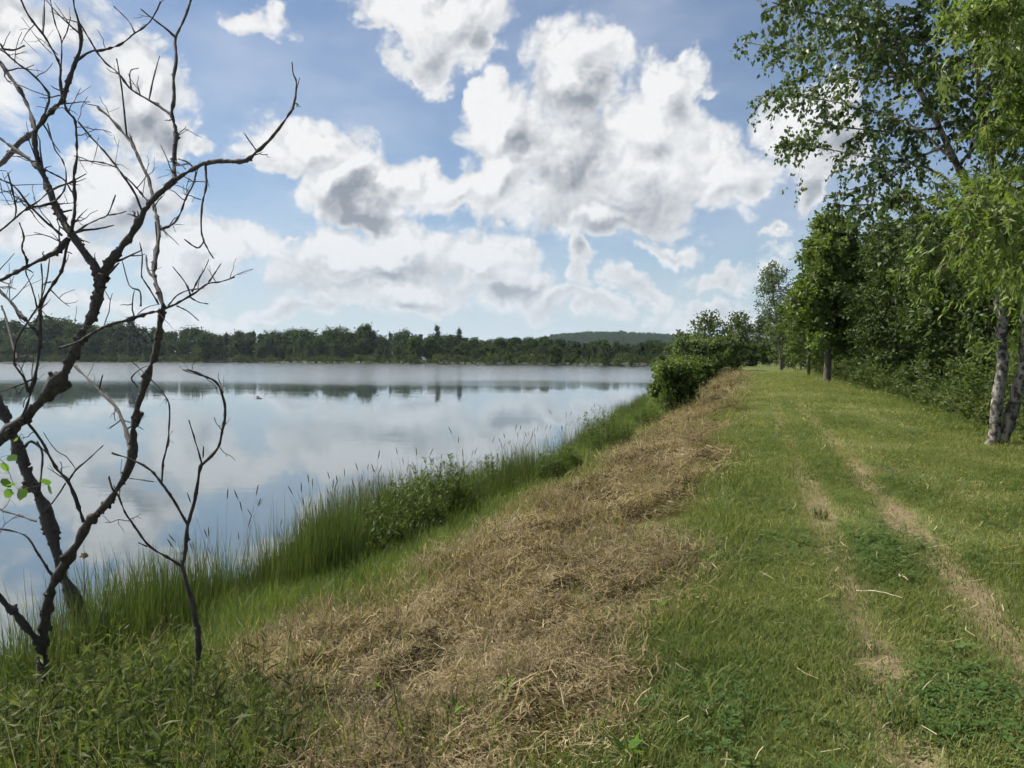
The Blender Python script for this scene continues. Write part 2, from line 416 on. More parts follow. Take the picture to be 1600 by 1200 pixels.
def ground_mat(name, grass, soil, dry):
    m, nt, out = nodes(name)
    tc = nt.nodes.new('ShaderNodeTexCoord'); v = tc.outputs['Object']
    A = {}
    for k in ('straw', 'rut'):
        a = nt.nodes.new('ShaderNodeAttribute'); a.attribute_name = k; A[k] = a.outputs['Fac']
    n1, n2, n3 = nz(nt, v, 1.1, 5), nz(nt, v, 9, 5, .65), nz(nt, v, 45, 4, .7)
    g = mxc(nt, n1, rmp(nt, n2, grass), rmp(nt, n3, grass))
    g = mxc(nt, rmp(nt, nz(nt, v, .7, 4, .6), [(.52, (0, 0, 0)), (.72, (.55, .55, .55))]), g, rmp(nt, n3, dry))
    s = mxc(nt, .5, rmp(nt, n2, dry), rmp(nt, n3, dry))
    d = mxc(nt, .5, rmp(nt, n2, soil), rmp(nt, n3, soil))
    c = mxc(nt, A['straw'], g, s)
    c = mxc(nt, A['rut'], c, d)
    p = nt.nodes.new('ShaderNodeBsdfPrincipled'); nt.links.new(c, p.inputs['Base Color'])
    p.inputs['Roughness'].default_value = .95; p.inputs['Specular IOR Level'].default_value = .15
    b = nt.nodes.new('ShaderNodeBump'); b.inputs['Strength'].default_value = .8; b.inputs['Distance'].default_value = .03
    nt.links.new(mth(nt, 'ADD', n3, n2), b.inputs['Height']); nt.links.new(b.outputs[0], p.inputs['Normal'])
    nt.links.new(p.outputs[0], out.inputs[0])
    return m

GRASS = [(.25, (.045, .062, .016)), (.5, (.085, .11, .028)), (.75, (.14, .15, .05))]
SOIL = [(.3, (.105, .080, .046)), (.55, (.215, .168, .10)), (.75, (.34, .275, .175))]
DRY = [(.28, (.035, .025, .015)), (.5, (.11, .078, .045)), (.75, (.22, .16, .095))]
gm = ground_mat('turf_and_soil', GRASS, SOIL, DRY)
E, S = edge_x(YS)[:, None], shore_x(YS)[:, None]
tb = np.concatenate([np.linspace(2.2, 1.02, 14), np.linspace(1.0, 0, 110)])[None]
strip('bank', E + (S - E) * tb, gm)
strip('path', E + (4.4 - E) * np.linspace(0, 1, 84)[None], gm)
strip('verge', np.repeat((4.4 + np.concatenate([np.linspace(0, 4, 40), np.geomspace(4.3, 600, 26)]))[None], len(YS), 0), gm)

# ------------------------------------------------------------------ the lake and the land round it
def water_mat():
    m, nt, out = nodes('lake_water')
    geo = nt.nodes.new('ShaderNodeNewGeometry'); P = geo.outputs['Position']
    sp = nt.nodes.new('ShaderNodeSeparateXYZ'); nt.links.new(P, sp.inputs[0])
    mp = nt.nodes.new('ShaderNodeMapping'); mp.inputs['Rotation'].default_value = (0, 0, -YAW); mp.inputs['Scale'].default_value = (.35, 1, 1)
    nt.links.new(P, mp.inputs[0])
    big = nz(nt, mp.outputs[0], .035, 3, .6)
    # wind reaches the far half of the lake: ripples from about 90 m out
    dist = mth(nt, 'ADD', mth(nt, 'MULTIPLY', sp.outputs[0], -math.sin(YAW)), mth(nt, 'MULTIPLY', sp.outputs[1], math.cos(YAW)))
    dist = mth(nt, 'ADD', dist, mth(nt, 'MULTIPLY', mth(nt, 'SUBTRACT', big, .5), 50))
    mr = nt.nodes.new('ShaderNodeMapRange'); mr.interpolation_type = 'SMOOTHSTEP'
    nt.links.new(dist, mr.inputs[0]); mr.inputs[1].default_value = 68; mr.inputs[2].default_value = 108
    mr.inputs[3].default_value = 0; mr.inputs[4].default_value = 1
    wind = mr.outputs[0]
    rough = mth(nt, 'ADD', mth(nt, 'MULTIPLY', wind, .13), .024)
    rip = mth(nt, 'ADD', nz(nt, mp.outputs[0], 2.2, 3, .55), mth(nt, 'MULTIPLY', nz(nt, mp.outputs[0], .5, 2), 1.5))
    patch = rmp(nt, nz(nt, mp.outputs[0], .22, 3, .6), [(.42, (.10, .10, .10)), (.62, (1, 1, 1))])
    b = nt.nodes.new('ShaderNodeBump'); b.inputs['Distance'].default_value = .012
    nt.links.new(mth(nt, 'MULTIPLY', patch, .32), b.inputs['Strength']); nt.links.new(rip, b.inputs['Height'])
    gl = nt.nodes.new('ShaderNodeBsdfGlossy'); nt.links.new(rough, gl.inputs['Roughness']); nt.links.new(b.outputs[0], gl.inputs['Normal'])
    gl.inputs['Color'].default_value = (.93, .96, .98, 1)
    df = nt.nodes.new('ShaderNodeBsdfDiffuse'); df.inputs['Color'].default_value = (.060, .078, .082, 1)
    fr = nt.nodes.new('ShaderNodeFresnel'); fr.inputs['IOR'].default_value = 2.8
    mx = nt.nodes.new('ShaderNodeMixShader'); nt.links.new(fr.outputs[0], mx.inputs[0])
    nt.links.new(df.outputs[0], mx.inputs[1]); nt.links.new(gl.outputs[0], mx.inputs[2])
    nt.links.new(mx.outputs[0], out.inputs[0])
    return m
xs = np.linspace(-1400, -1.5, 20); yy = np.linspace(-300, 900, 16)
gx, gy = np.meshgrid(xs, yy)
i = np.arange(15)[:, None] * 20 + np.arange(19)[None]
tag(obj('water', new_mesh('water', np.stack([gx, gy, 0 * gx], -1), quads=np.stack([i, i + 1, i + 21, i + 20], -1).reshape(-1, 4)), water_mat()), kind='structure')

def shore_depth(az):
    "distance of the far shore by azimuth (degrees from the path's direction)"
    return np.interp(az, [-180, -100, -60, -50, -40, -30, -20, -12, -7, -3, 8], [330, 420, 470, 450, 395, 320, 272, 238, 222, 215, 215])
AZ = np.linspace(-178, 8, 240)
K = np.array([.985, 1.0, 1.012, 1.06, 1.25, 1.7, 3, 4.5, 6])
KZ = np.array([-.8, -.15, .12, .8, 1.6, 2.2, 3, 4, 4])
D = shore_depth(AZ) * (1 + .035 * (fbm(AZ * .35, 0 * AZ, 91, 4) - .5) * 2)
R = D[:, None] * K[None]
a = np.radians(AZ)[:, None]
V = np.stack([R * np.sin(a), R * np.cos(a), np.repeat(KZ[None], len(AZ), 0)], -1)
i = np.arange(len(AZ) - 1)[:, None] * len(K) + np.arange(len(K) - 1)[None]
fm = plain_mat('marsh_meadow', (.014, .022, .008), (.03, .04, .014), .08)
tag(obj('far_shore', new_mesh('far_shore', V, quads=np.stack([i, i + 1, i + len(K) + 1, i + len(K)], -1).reshape(-1, 4), smooth=True), fm), kind='structure')

# wooded hill on the horizon
HAZ = np.linspace(-24, 12, 120); HR = np.linspace(0, 1, 30)
hp = np.interp(HAZ, [-24, -18, -14, -11, -8, -5, -2, 4, 12], [0, .25, .85, 1.0, .92, .8, .55, .25, 0])
hz = hp[:, None] * np.sin(np.clip(HR * 1.25, 0, 1) * math.pi / 2)[None] * 36
hr = 1150 + 520 * HR[None] + 60 * (fbm(HAZ[:, None] * .4, HR[None] * 3, 95) - .5)
hz = hz + 6 * (fbm(HAZ[:, None] * 1.3, HR[None] * 6, 96) - .5) * hp[:, None]
ha = np.radians(HAZ)[:, None]
V = np.stack([hr * np.sin(ha), hr * np.cos(ha), hz + 2], -1)
i = np.arange(119)[:, None] * 30 + np.arange(29)[None]
tag(obj('hill', new_mesh('hill', V, quads=np.stack([i, i + 1, i + 31, i + 30], -1).reshape(-1, 4), smooth=True),
        plain_mat('hill_floor', (.02, .03, .012), (.035, .045, .018), .01)), kind='structure')
def hill_z(az, r):
    ia = np.interp(az, HAZ, np.arange(120)); ir = np.clip((r - 1150) / 520, 0, 1) * 29
    return hz[np.round(ia).astype(int), np.round(ir).astype(int)] + 2

# ------------------------------------------------------------------ plants: generic builders
def tube(pts, rad, sides=6):
    "verts and quads of a tapering tube"
    pts = np.asarray(pts, float); n = len(pts)
    rad = np.asarray(rad, float) * np.ones(n)
    T = np.gradient(pts, axis=0); T /= np.linalg.norm(T, axis=1)[:, None] + 1e-9
    up = np.array((0, 0, 1.0)) if abs(T[0, 2]) < .9 else np.array((1.0, 0, 0))
    U = np.zeros_like(T)
    u = np.cross(T[0], up); u /= np.linalg.norm(u)
    for k in range(n):
        u = u - T[k] * np.dot(u, T[k]); u /= np.linalg.norm(u) + 1e-9
        U[k] = u
    W = np.cross(T, U)
    an = np.arange(sides) / sides * 2 * math.pi
    v = pts[:, None] + rad[:, None, None] * (np.cos(an)[None, :, None] * U[:, None] + np.sin(an)[None, :, None] * W[:, None])
    i = np.arange(n - 1)[:, None] * sides; j = np.arange(sides)[None]; j2 = (j + 1) % sides
    q = np.stack([i + j, i + j2, i + sides + j2, i + sides + j], -1).reshape(-1, 4)
    return v.reshape(-1, 3), q

def join(parts):
    V, Q, o = [], [], 0
    for v, q in parts:
        V.append(v); Q.append(q + o); o += len(v)
    return np.concatenate(V), np.concatenate(Q)

def smooth_line(p, k=4):
    "Catmull-Rom through the rows of p"
    p = np.asarray(p, float)
    if len(p) < 3: return np.stack([p[0] + (p[-1] - p[0]) * t for t in np.linspace(0, 1, k + 1)])
    q = np.vstack([2 * p[0] - p[1], p, 2 * p[-1] - p[-2]]); out = []
    for i in range(1, len(q) - 2):
        for t in np.arange(k) / k:
            out.append(.5 * (2 * q[i] + (q[i + 1] - q[i - 1]) * t + (2 * q[i - 1] - 5 * q[i] + 4 * q[i + 1] - q[i + 2]) * t * t + (3 * q[i] - q[i - 1] - 3 * q[i + 1] + q[i + 2]) * t ** 3))
    out.append(p[-1])
    return np.array(out)

def unit(v): return v / (np.linalg.norm(v, axis=-1, keepdims=True) + 1e-9)

def leaves(pos, d, length, width, r, fold=.25):
    "folded four-sided leaves: pos base, d direction"
    n = len(pos); d = unit(d)
    side = unit(np.cross(d, r.normal(size=(n, 3))))
    nor = np.cross(side, d)
    L = (length * r.uniform(.7, 1.3, n))[:, None]; Wd = (width * r.uniform(.75, 1.25, n))[:, None]
    a = pos; t = pos + d * L - nor * L * .12
    m = pos + d * L * .45
    l = m + side * Wd * .5 + nor * Wd * fold; rr = m - side * Wd * .5 + nor * Wd * fold
    v = np.stack([a, l, t, rr], 1).reshape(-1, 3)
    return v, np.arange(n * 4).reshape(-1, 4)

def grow(h, base, rad, seed, trunk_r=None, limbs=34, twigs=9, lpt=14, leaf=(.12, .07), prof=None, droop=.15, up=.5, lean=(0, 0), sig=.16, stems=1, wob=.05):
    "a tree as (wood verts, quads), (leaf verts, quads, tint)"
    r = np.random.default_rng(seed)
    trunk_r = trunk_r or h * .016
    prof = prof or (lambda t: (np.sin(np.clip(t, 0, 1) * math.pi * .86 + .35)) ** .8)
    wood, LP, LD, LT = [], [], [], []
    for sidx in range(stems):
        off = r.normal(0, .08 * rad, 2) if stems > 1 else np.zeros(2)
        spread = r.normal(0, .35 * rad, 2) if stems > 1 else np.zeros(2)
        tt = np.linspace(0, 1, 9)
        ln = np.array(lean)
        wx = np.cumsum(r.normal(0, wob, (9, 2)), 0) * rad * .35; wx[0] = 0
        tp = np.stack([off[0] + (ln[0] + spread[0]) * tt ** 1.4 + wx[:, 0], off[1] + (ln[1] + spread[1]) * tt ** 1.4 + wx[:, 1], tt * h * .97 - .15 * (tt == 0)], -1)
        tp = smooth_line(tp, 3); tk = np.linspace(0, 1, len(tp))
        tr = trunk_r / math.sqrt(stems) * (1 - tk * .92) * (1 + .35 * np.exp(-tk * 22))
        wood.append(tube(tp, tr, 7))
        nl = max(4, limbs // stems)
        for k in range(nl):
            t = base / h + (1 - base / h) * ((k + r.uniform(0, 1)) / nl) ** .9 * .98
            tc = (t - base / h) / (1 - base / h)
            p0 = np.array([np.interp(t, tk, tp[:, c]) for c in range(3)])
            az = k * 2.399 + r.uniform(-.5, .5)
            ln_ = rad * float(prof(tc)) * r.uniform(.65, 1.2)
            d0 = np.array((math.cos(az), math.sin(az), up * r.uniform(.5, 1.4) + .6 * tc))
            d0 /= np.linalg.norm(d0)
            s = np.linspace(0, 1, 6)[:, None]
            lp = p0 + d0 * ln_ * s + np.array((0, 0, -1)) * droop * ln_ * s ** 2 + np.cumsum(r.normal(0, .035 * ln_, (6, 3)), 0) * s
            lr = max(np.interp(t, tk, tr) * .55, .004)
            wood.append(tube(lp, lr * (1 - s[:, 0] * .85), 5))
            nt_ = max(3, int(twigs * (.4 + .8 * ln_ / rad)))
            for w in range(nt_):
                f = r.uniform(.22, 1.0)
                q0 = np.array([np.interp(f, s[:, 0], lp[:, c]) for c in range(3)])
                dd = d0 * .7 + r.normal(0, .75, 3); dd /= np.linalg.norm(dd)
                tl = rad * r.uniform(.14, .34) * (1.15 - .4 * f)
                tw = q0 + dd * tl * np.array([0, .5, 1])[:, None] + np.array((0, 0, -1)) * droop * tl * np.array([0, .25, 1])[:, None]
                wood.append(tube(tw, [lr * .22, lr * .15, lr * .06], 3))
                m = max(3, int(lpt * r.uniform(.5, 1.5)))
                ft = r.uniform(.1, 1.05, m)[:, None]
                LP.append(tw[0] + (tw[2] - tw[0]) * ft + r.normal(0, sig * tl, (m, 3)))
                LD.append(dd * .5 + r.normal(0, .7, (m, 3)) + np.array((0, 0, -.35)))
                LT.append(np.clip(r.normal(.45, .12) + r.normal(0, .16, m), 0, 1))
    P, Dn, T = np.concatenate(LP), np.concatenate(LD), np.concatenate(LT)
    lv, lq = leaves(P, Dn, leaf[0], leaf[1], r)
    return join(wood), (lv, lq, T)

def tree_thing(name, loc, label, cat, wl, wood_mat, leaf_mat_, group=None, crown='crown', trunk='trunk', rz=0.0):
    (wv, wq), (lv, lq, T) = wl
    root = empty(name, loc); root.rotation_euler = (0, 0, rz)
    tag(root, label, cat, group)
    obj(trunk, new_mesh(trunk, wv, quads=wq, smooth=True), wood_mat, root)
    obj(crown, new_mesh(crown, lv, quads=lq, tint=T), leaf_mat_, root)
    return root

# ------------------------------------------------------------------ the far shore: trees and marsh shrubs across the lake
def one_mesh(name, wl):
    (wv, wq), (lv, lq, T) = wl
    v = np.concatenate([wv, lv]); q = np.concatenate([wq, lq + len(wv)])
    me = new_mesh(name, v, quads=q, tint=np.concatenate([np.full(len(wq), .5), T]))
    me.polygons.foreach_set('material_index', np.concatenate([np.zeros(len(wq), np.int32), np.ones(len(lq), np.int32)]))
    return me
PINE = lambda t: (1.02 - t) ** .75
ROUND = lambda t: np.sin(np.clip(t, 0, 1) * math.pi * .8 + .5) ** .7
far_dec = [one_mesh('far_tree', grow(10, .2, r_, 100 + k, limbs=32, twigs=6, lpt=13, leaf=(.60, .46), prof=p_, up=.55, sig=.5)) for k, (r_, p_) in
           enumerate([(3.6, None), (4.4, ROUND), (3.2, None), (4.8, ROUND)])]
far_pine = [one_mesh('far_pine', grow(12, 1.5, r_, 120 + k, limbs=34, twigs=5, lpt=11, leaf=(.6, .3), prof=PINE, up=.05, droop=.1, sig=.35)) for k, r_ in enumerate((2.2, 2.8))]
far_shrub = [one_mesh('marsh_shrub', grow(3, .1, r_, 130 + k, limbs=14, twigs=5, lpt=10, leaf=(.34, .24), prof=ROUND, up=.7, sig=.4, stems=3)) for k, r_ in enumerate((1.8, 2.3, 2.8))]
for m in far_dec:
    m.materials.append(MAT['bark']); m.materials.append(MAT['far'])
for m in far_pine:
    m.materials.append(MAT['bark']); m.materials.append(MAT['pine'])
for m in far_shrub:
    m.materials.append(MAT['twig']); m.materials.append(MAT['marsh'])
TOP_U = [-300, 0, 100, 200, 260, 300, 400, 440, 500, 560, 600, 640, 690, 710, 760, 840, 900, 960, 1000, 1050, 1100]
TOP_V = [514, 512, 511, 514, 516, 517, 521, 518, 517, 513, 516, 514, 518, 525, 527, 525, 531, 536, 536, 534, 530]
fr = np.random.default_rng(41)
def far_put(name, me, u, extra, h, base_h, label, cat, group):
    if group:                                          # say which stretch of the far shore it stands on
        label += (' beyond the left edge of the view' if u < -10 else ' seen through the dead trees' if u < 330 else ' just right of the dead trees' if u < 560 else ' around the tallest pine' if u < 740 else ' between tallest pine and hill' if u < 880 else ' below the distant hill')
    az = math.degrees(math.atan((u - 800) / FOC)) - 17.0
    d = float(np.interp(az, AZ, D)) + extra
    s = h / base_h
    o = obj(name, me)
    a_ = math.radians(az)
    o.location = (d * math.sin(a_), d * math.cos(a_), float(np.interp(d / np.interp(az, AZ, D), K, KZ)) - .1)
    o.rotation_euler = (0, 0, fr.uniform(0, 6.28)); w = s * fr.uniform(.85, 1.2)
    o.scale = (w, w, s)
    return tag(o, label, cat, group)
u = -40.0
while u < 1075:                                        # back rank makes the skyline
    az = math.degrees(math.atan((u - 800) / FOC)) - 17.0
    d = float(np.interp(az, AZ, D)) + 45
    top = float(np.interp(u, TOP_U, TOP_V))
    h = (556 + FOC * EYE / d - top) * d / FOC * math.cos(math.radians(az + 17)) ** -1 * fr.uniform(.68, .90)
    if fr.random() < (.42 if u < 420 else .25):
        far_put('far_pine', far_pine[fr.integers(2)], u, 42 + fr.uniform(-8, 8), h * fr.uniform(1, 1.05), 12.0, 'dark pointed conifer in the far skyline,', 'tree', 'conifers in the far treeline')
    else:
        far_put('far_tree', far_dec[fr.integers(4)], u, 42 + fr.uniform(-10, 10), h, 10.3, 'round topped tree in the far skyline,', 'tree', 'broadleaf trees in the far treeline')
    u += h * .27 * FOC / d * fr.uniform(.5, 1.15)
u = -40.0
while u < 1070:                                        # middle rank
    az = math.degrees(math.atan((u - 800) / FOC)) - 17.0
    d = float(np.interp(az, AZ, D)) + 18
    top = float(np.interp(u, TOP_U, TOP_V))
    h = (575 - top) * d / FOC * fr.uniform(.35, .66)
    far_put('far_tree', far_dec[fr.integers(4)], u, 18 + fr.uniform(-8, 10), h, 10.3, 'lower tree before the far treeline,', 'tree', 'lower trees in front of the far treeline')
    u += h * .5 * FOC / d * fr.uniform(.7, 1.5)
u = -40.0
while u < 1050:                                        # shrubs along the water
    az = math.degrees(math.atan((u - 800) / FOC)) - 17.0
    d = float(np.interp(az, AZ, D))
    far_put('marsh_shrub', far_shrub[fr.integers(3)], u, 3 + fr.uniform(-2.5, 5), fr.uniform(1.5, 3.4), 3.1, 'low pale shrub on the far waterline,', 'shrub', 'marsh shrubs along the far water line')
    u += 1.5 * FOC / d * fr.uniform(.7, 1.3)
for (u, v, ex, kind, lab) in [(208, 500, 16, 1, 'broad dark spruce on the far shore behind the forked dead tree'),
                              (683, 512, 38, 1, 'tallest ragged pine in the middle of the far skyline'), (718, 517, 38, 1, 'narrow pine just right of the tallest pine on the far skyline'),
                              (573, 511, 34, 0, 'big round crowned tree above the middle of the far shore'), (945, 538, 6, 0, 'dark green tree standing at the far water line near the embankment end'),
                              (868, 541, 5, 0, 'dark round tree at the far water line below the hill'), (320, 522, 5, 0, 'dark leafy tree on the far water line left of the open lake')]:
    az = math.degrees(math.atan((u - 800) / FOC)) - 17.0
    d = float(np.interp(az, AZ, D)) + ex
    h = (556 + FOC * EYE / d - v) * d / FOC
    far_put('far_pine' if kind else 'far_tree', (far_pine if kind else far_dec)[fr.integers(2)], u, ex, h, 12.0 if kind else 10.3, lab, 'tree', None)

# ------------------------------------------------------------------ scattering of countless small things (geometry nodes, one object each)
def proto_collection(name, meshes, mat):
    c = bpy.data.collections.new(name)
    for k, me in enumerate(meshes):
        me.materials.append(mat)
        c.objects.link(bpy.data.objects.new('%s_%02d' % (name, k), me))
    return c

def scatter(name, pts, rot, scl, tint, coll, label, cat, nproto):
    n = len(pts)
    me = bpy.data.meshes.new(name)
    me.vertices.add(n); me.vertices.foreach_set('co', np.asarray(pts, np.float32).ravel())
    a = me.attributes.new('rot', 'FLOAT_VECTOR', 'POINT'); a.data.foreach_set('vector', np.asarray(rot, np.float32).ravel())
    s3 = np.asarray(scl, np.float32); s3 = np.repeat(s3[:, None], 3, 1) if s3.ndim == 1 else s3
    a = me.attributes.new('scl', 'FLOAT_VECTOR', 'POINT'); a.data.foreach_set('vector', s3.ravel())
    a = me.attributes.new('tint', 'FLOAT', 'POINT'); a.data.foreach_set('value', np.asarray(tint, np.float32))
    a = me.attributes.new('pick', 'INT', 'POINT'); a.data.foreach_set('value', rng.integers(0, nproto, n).astype(np.int32))
    o = obj(name, me)
    g = bpy.data.node_groups.new(name + '_scatter', 'GeometryNodeTree')
    g.interface.new_socket('Geometry', in_out='INPUT', socket_type='NodeSocketGeometry')
    g.interface.new_socket('Geometry', in_out='OUTPUT', socket_type='NodeSocketGeometry')
    gi, go = g.nodes.new('NodeGroupInput'), g.nodes.new('NodeGroupOutput')
    ip = g.nodes.new('GeometryNodeInstanceOnPoints'); ci = g.nodes.new('GeometryNodeCollectionInfo')
    ci.inputs['Collection'].default_value = coll; ci.inputs['Separate Children'].default_value = True; ci.inputs['Reset Children'].default_value = True
    ip.inputs['Pick Instance'].default_value = True
    def attr(nm, t):
        q = g.nodes.new('GeometryNodeInputNamedAttribute'); q.data_type = t; q.inputs['Name'].default_value = nm
        return q.outputs[0]
    L = g.links
    L.new(gi.outputs[0], ip.inputs['Points']); L.new(ci.outputs[0], ip.inputs['Instance'])
    L.new(attr('pick', 'INT'), ip.inputs['Instance Index']); L.new(attr('rot', 'FLOAT_VECTOR'), ip.inputs['Rotation']); L.new(attr('scl', 'FLOAT_VECTOR'), ip.inputs['Scale'])
    L.new(ip.outputs[0], go.inputs[0])
    md = o.modifiers.new('scatter', 'NODES'); md.node_group = g
    return tag(o, label, cat, kind='stuff')

def blades(n, h, w, spread, bend, seed, segs=2, lay=0.0):
    "a tuft of n tapering bent blades"
    r = np.random.default_rng(seed); V, Fc, T = [], [], []
    for k in range(n):
        a = r.uniform(0, 6.283); base = r.normal(0, spread, 2)
        hh = h * r.uniform(.45, 1.2); b = bend * r.uniform(.2, 1.3)
        d = np.array((math.cos(a), math.sin(a))); sd = np.array((-d[1], d[0], 0)) * w * .5 * r.uniform(.7, 1.3)
        tt = r.uniform(0, 1); o = len(V)
        for i in range(segs):
            f = i / segs
            c = np.array((*(base + d * b * hh * f ** 1.8), hh * f * (1 - lay * f) * (1 - .25 * b * f)))
            V += [c - sd * (1 - f * .55), c + sd * (1 - f * .55)]
        V.append(np.array((*(base + d * b * hh), hh * (1 - lay) * (1 - .25 * b))))
        for i in range(segs - 1):
            Fc.append((o + 2 * i, o + 2 * i + 1, o + 2 * i + 3, o + 2 * i + 2)); T.append(tt)
        e = o + 2 * (segs - 1)
        Fc.append((e, e + 1, e + 2)); T.append(tt)
    return new_mesh('tuft', V, faces=Fc, tint=T)

def hay_bundle(n, L, w, seed):
    "dry cut stalks lying this way and that"
    r = np.random.default_rng(seed); V, Fc, T = [], [], []
    for k in range(n):
        c = r.normal(0, .10, 3) * (1, 1, .16) + (0, 0, .022)
        a = r.uniform(0, 6.283); e = r.normal(.05, .30)
        d = np.array((math.cos(a) * math.cos(e), math.sin(a) * math.cos(e), math.sin(e))); l = L * r.uniform(.35, 1.3)
        sd = np.cross(d, (0, 0, 1)); sd = sd / np.linalg.norm(sd) * w * .5 * r.uniform(.6, 1.6)
        bow = np.array((-d[1], d[0], .4)) * l * r.normal(0, .10)
        o = len(V)
        for f in (-.5, 0, .5):
            p = c + d * l * f + bow * (1 - 4 * f * f)
            V += [p - sd, p + sd]
        for i in (0, 2): Fc.append((o + i, o + i + 1, o + i + 3, o + i + 2))
        tt = r.uniform(0, 1); T += [tt, tt]
    return new_mesh('hay', V, faces=Fc, tint=T)

def leafy_stem(h, nl, L, w, seed, droop=.3):
    r = np.random.default_rng(seed)
    top = np.array((r.normal(0, .12) * h, r.normal(0, .12) * h, h))
    s = np.linspace(0, 1, 5)[:, None]; st = s * top + np.stack([.06 * h * np.sin(s[:, 0] * 3), 0 * s[:, 0], 0 * s[:, 0]], -1)
    tv, tq = tube(st, .004 * (1 - s[:, 0] * .7), 4)
    f = np.linspace(.22, 1, nl); a = np.arange(nl) * 2.4 + r.uniform(0, 6)
    P = np.stack([np.interp(f, s[:, 0], st[:, c]) for c in range(3)], -1)
    Dn = np.stack([np.cos(a), np.sin(a), r.uniform(.0, .9, nl) + f * .4 - droop], -1)
    lv, lq = leaves(P, Dn, L, w, r, .18)
    v = np.concatenate([tv, lv]); q = np.concatenate([tq, lq + len(tv)])
    return new_mesh('leafy_stem', v, quads=q, tint=np.concatenate([np.full(len(tq), .2), r.uniform(0, 1, nl)]))

def sample(n0, ref, power, y0, y1, xlo, xhi, seed):
    "points with density n0 per square metre near, falling with distance beyond ref"
    r = np.random.default_rng(seed)
    yg = np.linspace(y0, y1, 1500); dens = n0 * np.minimum(1, (ref / np.maximum(yg, .1)) ** power)
    wid = xhi(yg) - xlo(yg); cdf = np.cumsum(dens * wid) * (yg[1] - yg[0])
    n = int(cdf[-1])
    Y = np.interp(r.uniform(0, cdf[-1], n), cdf, yg)
    X = xlo(Y) + (xhi(Y) - xlo(Y)) * r.uniform(0, 1, n)
    return X, Y, r

def lay_on(X, Y, lift=0.0): return np.stack([X, Y, ground_z(X, Y) + lift], -1)
def spin(n, r, tilt=.12): return np.stack([r.normal(0, tilt, n), r.normal(0, tilt, n), r.uniform(0, 6.283, n)], -1)

# short grass of the path
lawn = proto_collection('lawn_tuft', [blades(46, .036, .0033, .075, .9, 200 + k) for k in range(6)], MAT['grass'])
X, Y, r = sample(430, 5.0, 1.45, 2.3, 75, lambda y: edge_x(y) - .5, lambda y: 0 * y + 5.2, 301)
patch = fbm(X * 1.3, Y * .9, 303)
keep = r.uniform(0, 1, len(X)) > np.clip(rut_mask(X, Y) * 1.4, 0, .985)
keep &= r.uniform(0, 1, len(X)) > .93 * straw_mask(X, Y)
keep &= r.uniform(0, 1, len(X)) > .85 * sstep(patch, .57, .68)
X, Y, patch = X[keep], Y[keep], patch[keep]
n = len(X); far = 1 + Y / 11
hgt = (.6 + .8 * fbm(X * 2.1, Y * 1.7, 305)) * (1 + .9 * sstep(X, 3.6, 5.0))
scatter('path_grass', lay_on(X, Y, -.004), spin(n, r), np.stack([far * hgt, far * hgt, (1 + Y / 40) * hgt * 1.05], -1), np.clip(.46 + .07 * sstep(Y, 6, 14) + 1.7 * (patch - .5) + r.normal(0, .17, n) + .35 * (r.uniform(0, 1, n) > .95), 0, 1),
        lawn, 'short green mown grass covering the embankment path', 'grass', 6)

# cut dry grass on the bank
hay = proto_collection('hay_bundle', [hay_bundle(100, .068, .0023, 220 + k) for k in range(6)], MAT['hay'])
X, Y, r = sample(230, 5.5, 1.45, 2.3, 75, straw_lo, lambda y: edge_x(y) + .45, 311)
keep = r.uniform(0, 1, len(X)) < straw_mask(X, Y) * (.12 + 1.1 * sstep(fbm(X * 2.4, Y * 2.4, 313), .38, .62))
X, Y = X[keep], Y[keep]; n = len(X); far = 1 + Y / 12
scatter('cut_hay', lay_on(X, Y), spin(n, r, .25), far * r.uniform(.7, 1.35, n), np.clip(-.02 + 1.4 * (fbm(X * 1.9, Y * 1.9, 317) - .14) * np.interp((edge_x(Y) - X) / 3.2, [0, .45, 1], [.80, .72, 1.05]) + r.normal(0, .16, n), 0, 1), hay, 'dry brown mown grass lying on the bank slope', 'cut grass', 6)
# heaps of darker matted hay
def hay_heap(seed):
    r = np.random.default_rng(seed); V, Fc, T = [], [], []
    for k in range(150):
        a = r.uniform(0, 6.283); q = .13 * math.sqrt(r.uniform(0, 1)); zz = .085 * (1 - (q / .13) ** 2) * r.uniform(.2, 1.0)
        c = np.array((math.cos(a) * q, math.sin(a) * q, zz)); b_ = r.uniform(0, 6.283); e = r.normal(-.1, .35); l = r.uniform(.03, .11)
        d = np.array((math.cos(b_) * math.cos(e), math.sin(b_) * math.cos(e), math.sin(e))); sd = unit(np.cross(d, r.normal(size=3))) * .0018 * r.uniform(.6, 1.6)
        bow = np.array((-d[1], d[0], .5)) * l * r.normal(0, .14); o = len(V)
        for f in (-.5, 0, .5):
            p = c + d * l * f + bow * (1 - 4 * f * f); V += [p - sd, p + sd]
        for i in (0, 2): Fc.append((o + i, o + i + 1, o + i + 3, o + i + 2))
        T += [r.uniform(0, 1)] * 2
    return new_mesh('hay_heap', V, faces=Fc, tint=T)
hh = proto_collection('hay_heap', [hay_heap(230 + k) for k in range(5)], MAT['hay'])
X, Y, r = sample(90, 6, 1.3, 2.3, 60, lambda y: straw_lo(y) + .5, lambda y: edge_x(y), 315)
keep = r.uniform(0, 1, len(X)) < straw_mask(X, Y) * sstep(fbm(X * 1.4, Y * 1.4, 316, 3), .40, .60)
X, Y = X[keep], Y[keep]; n = len(X); far = 1 + Y / 16
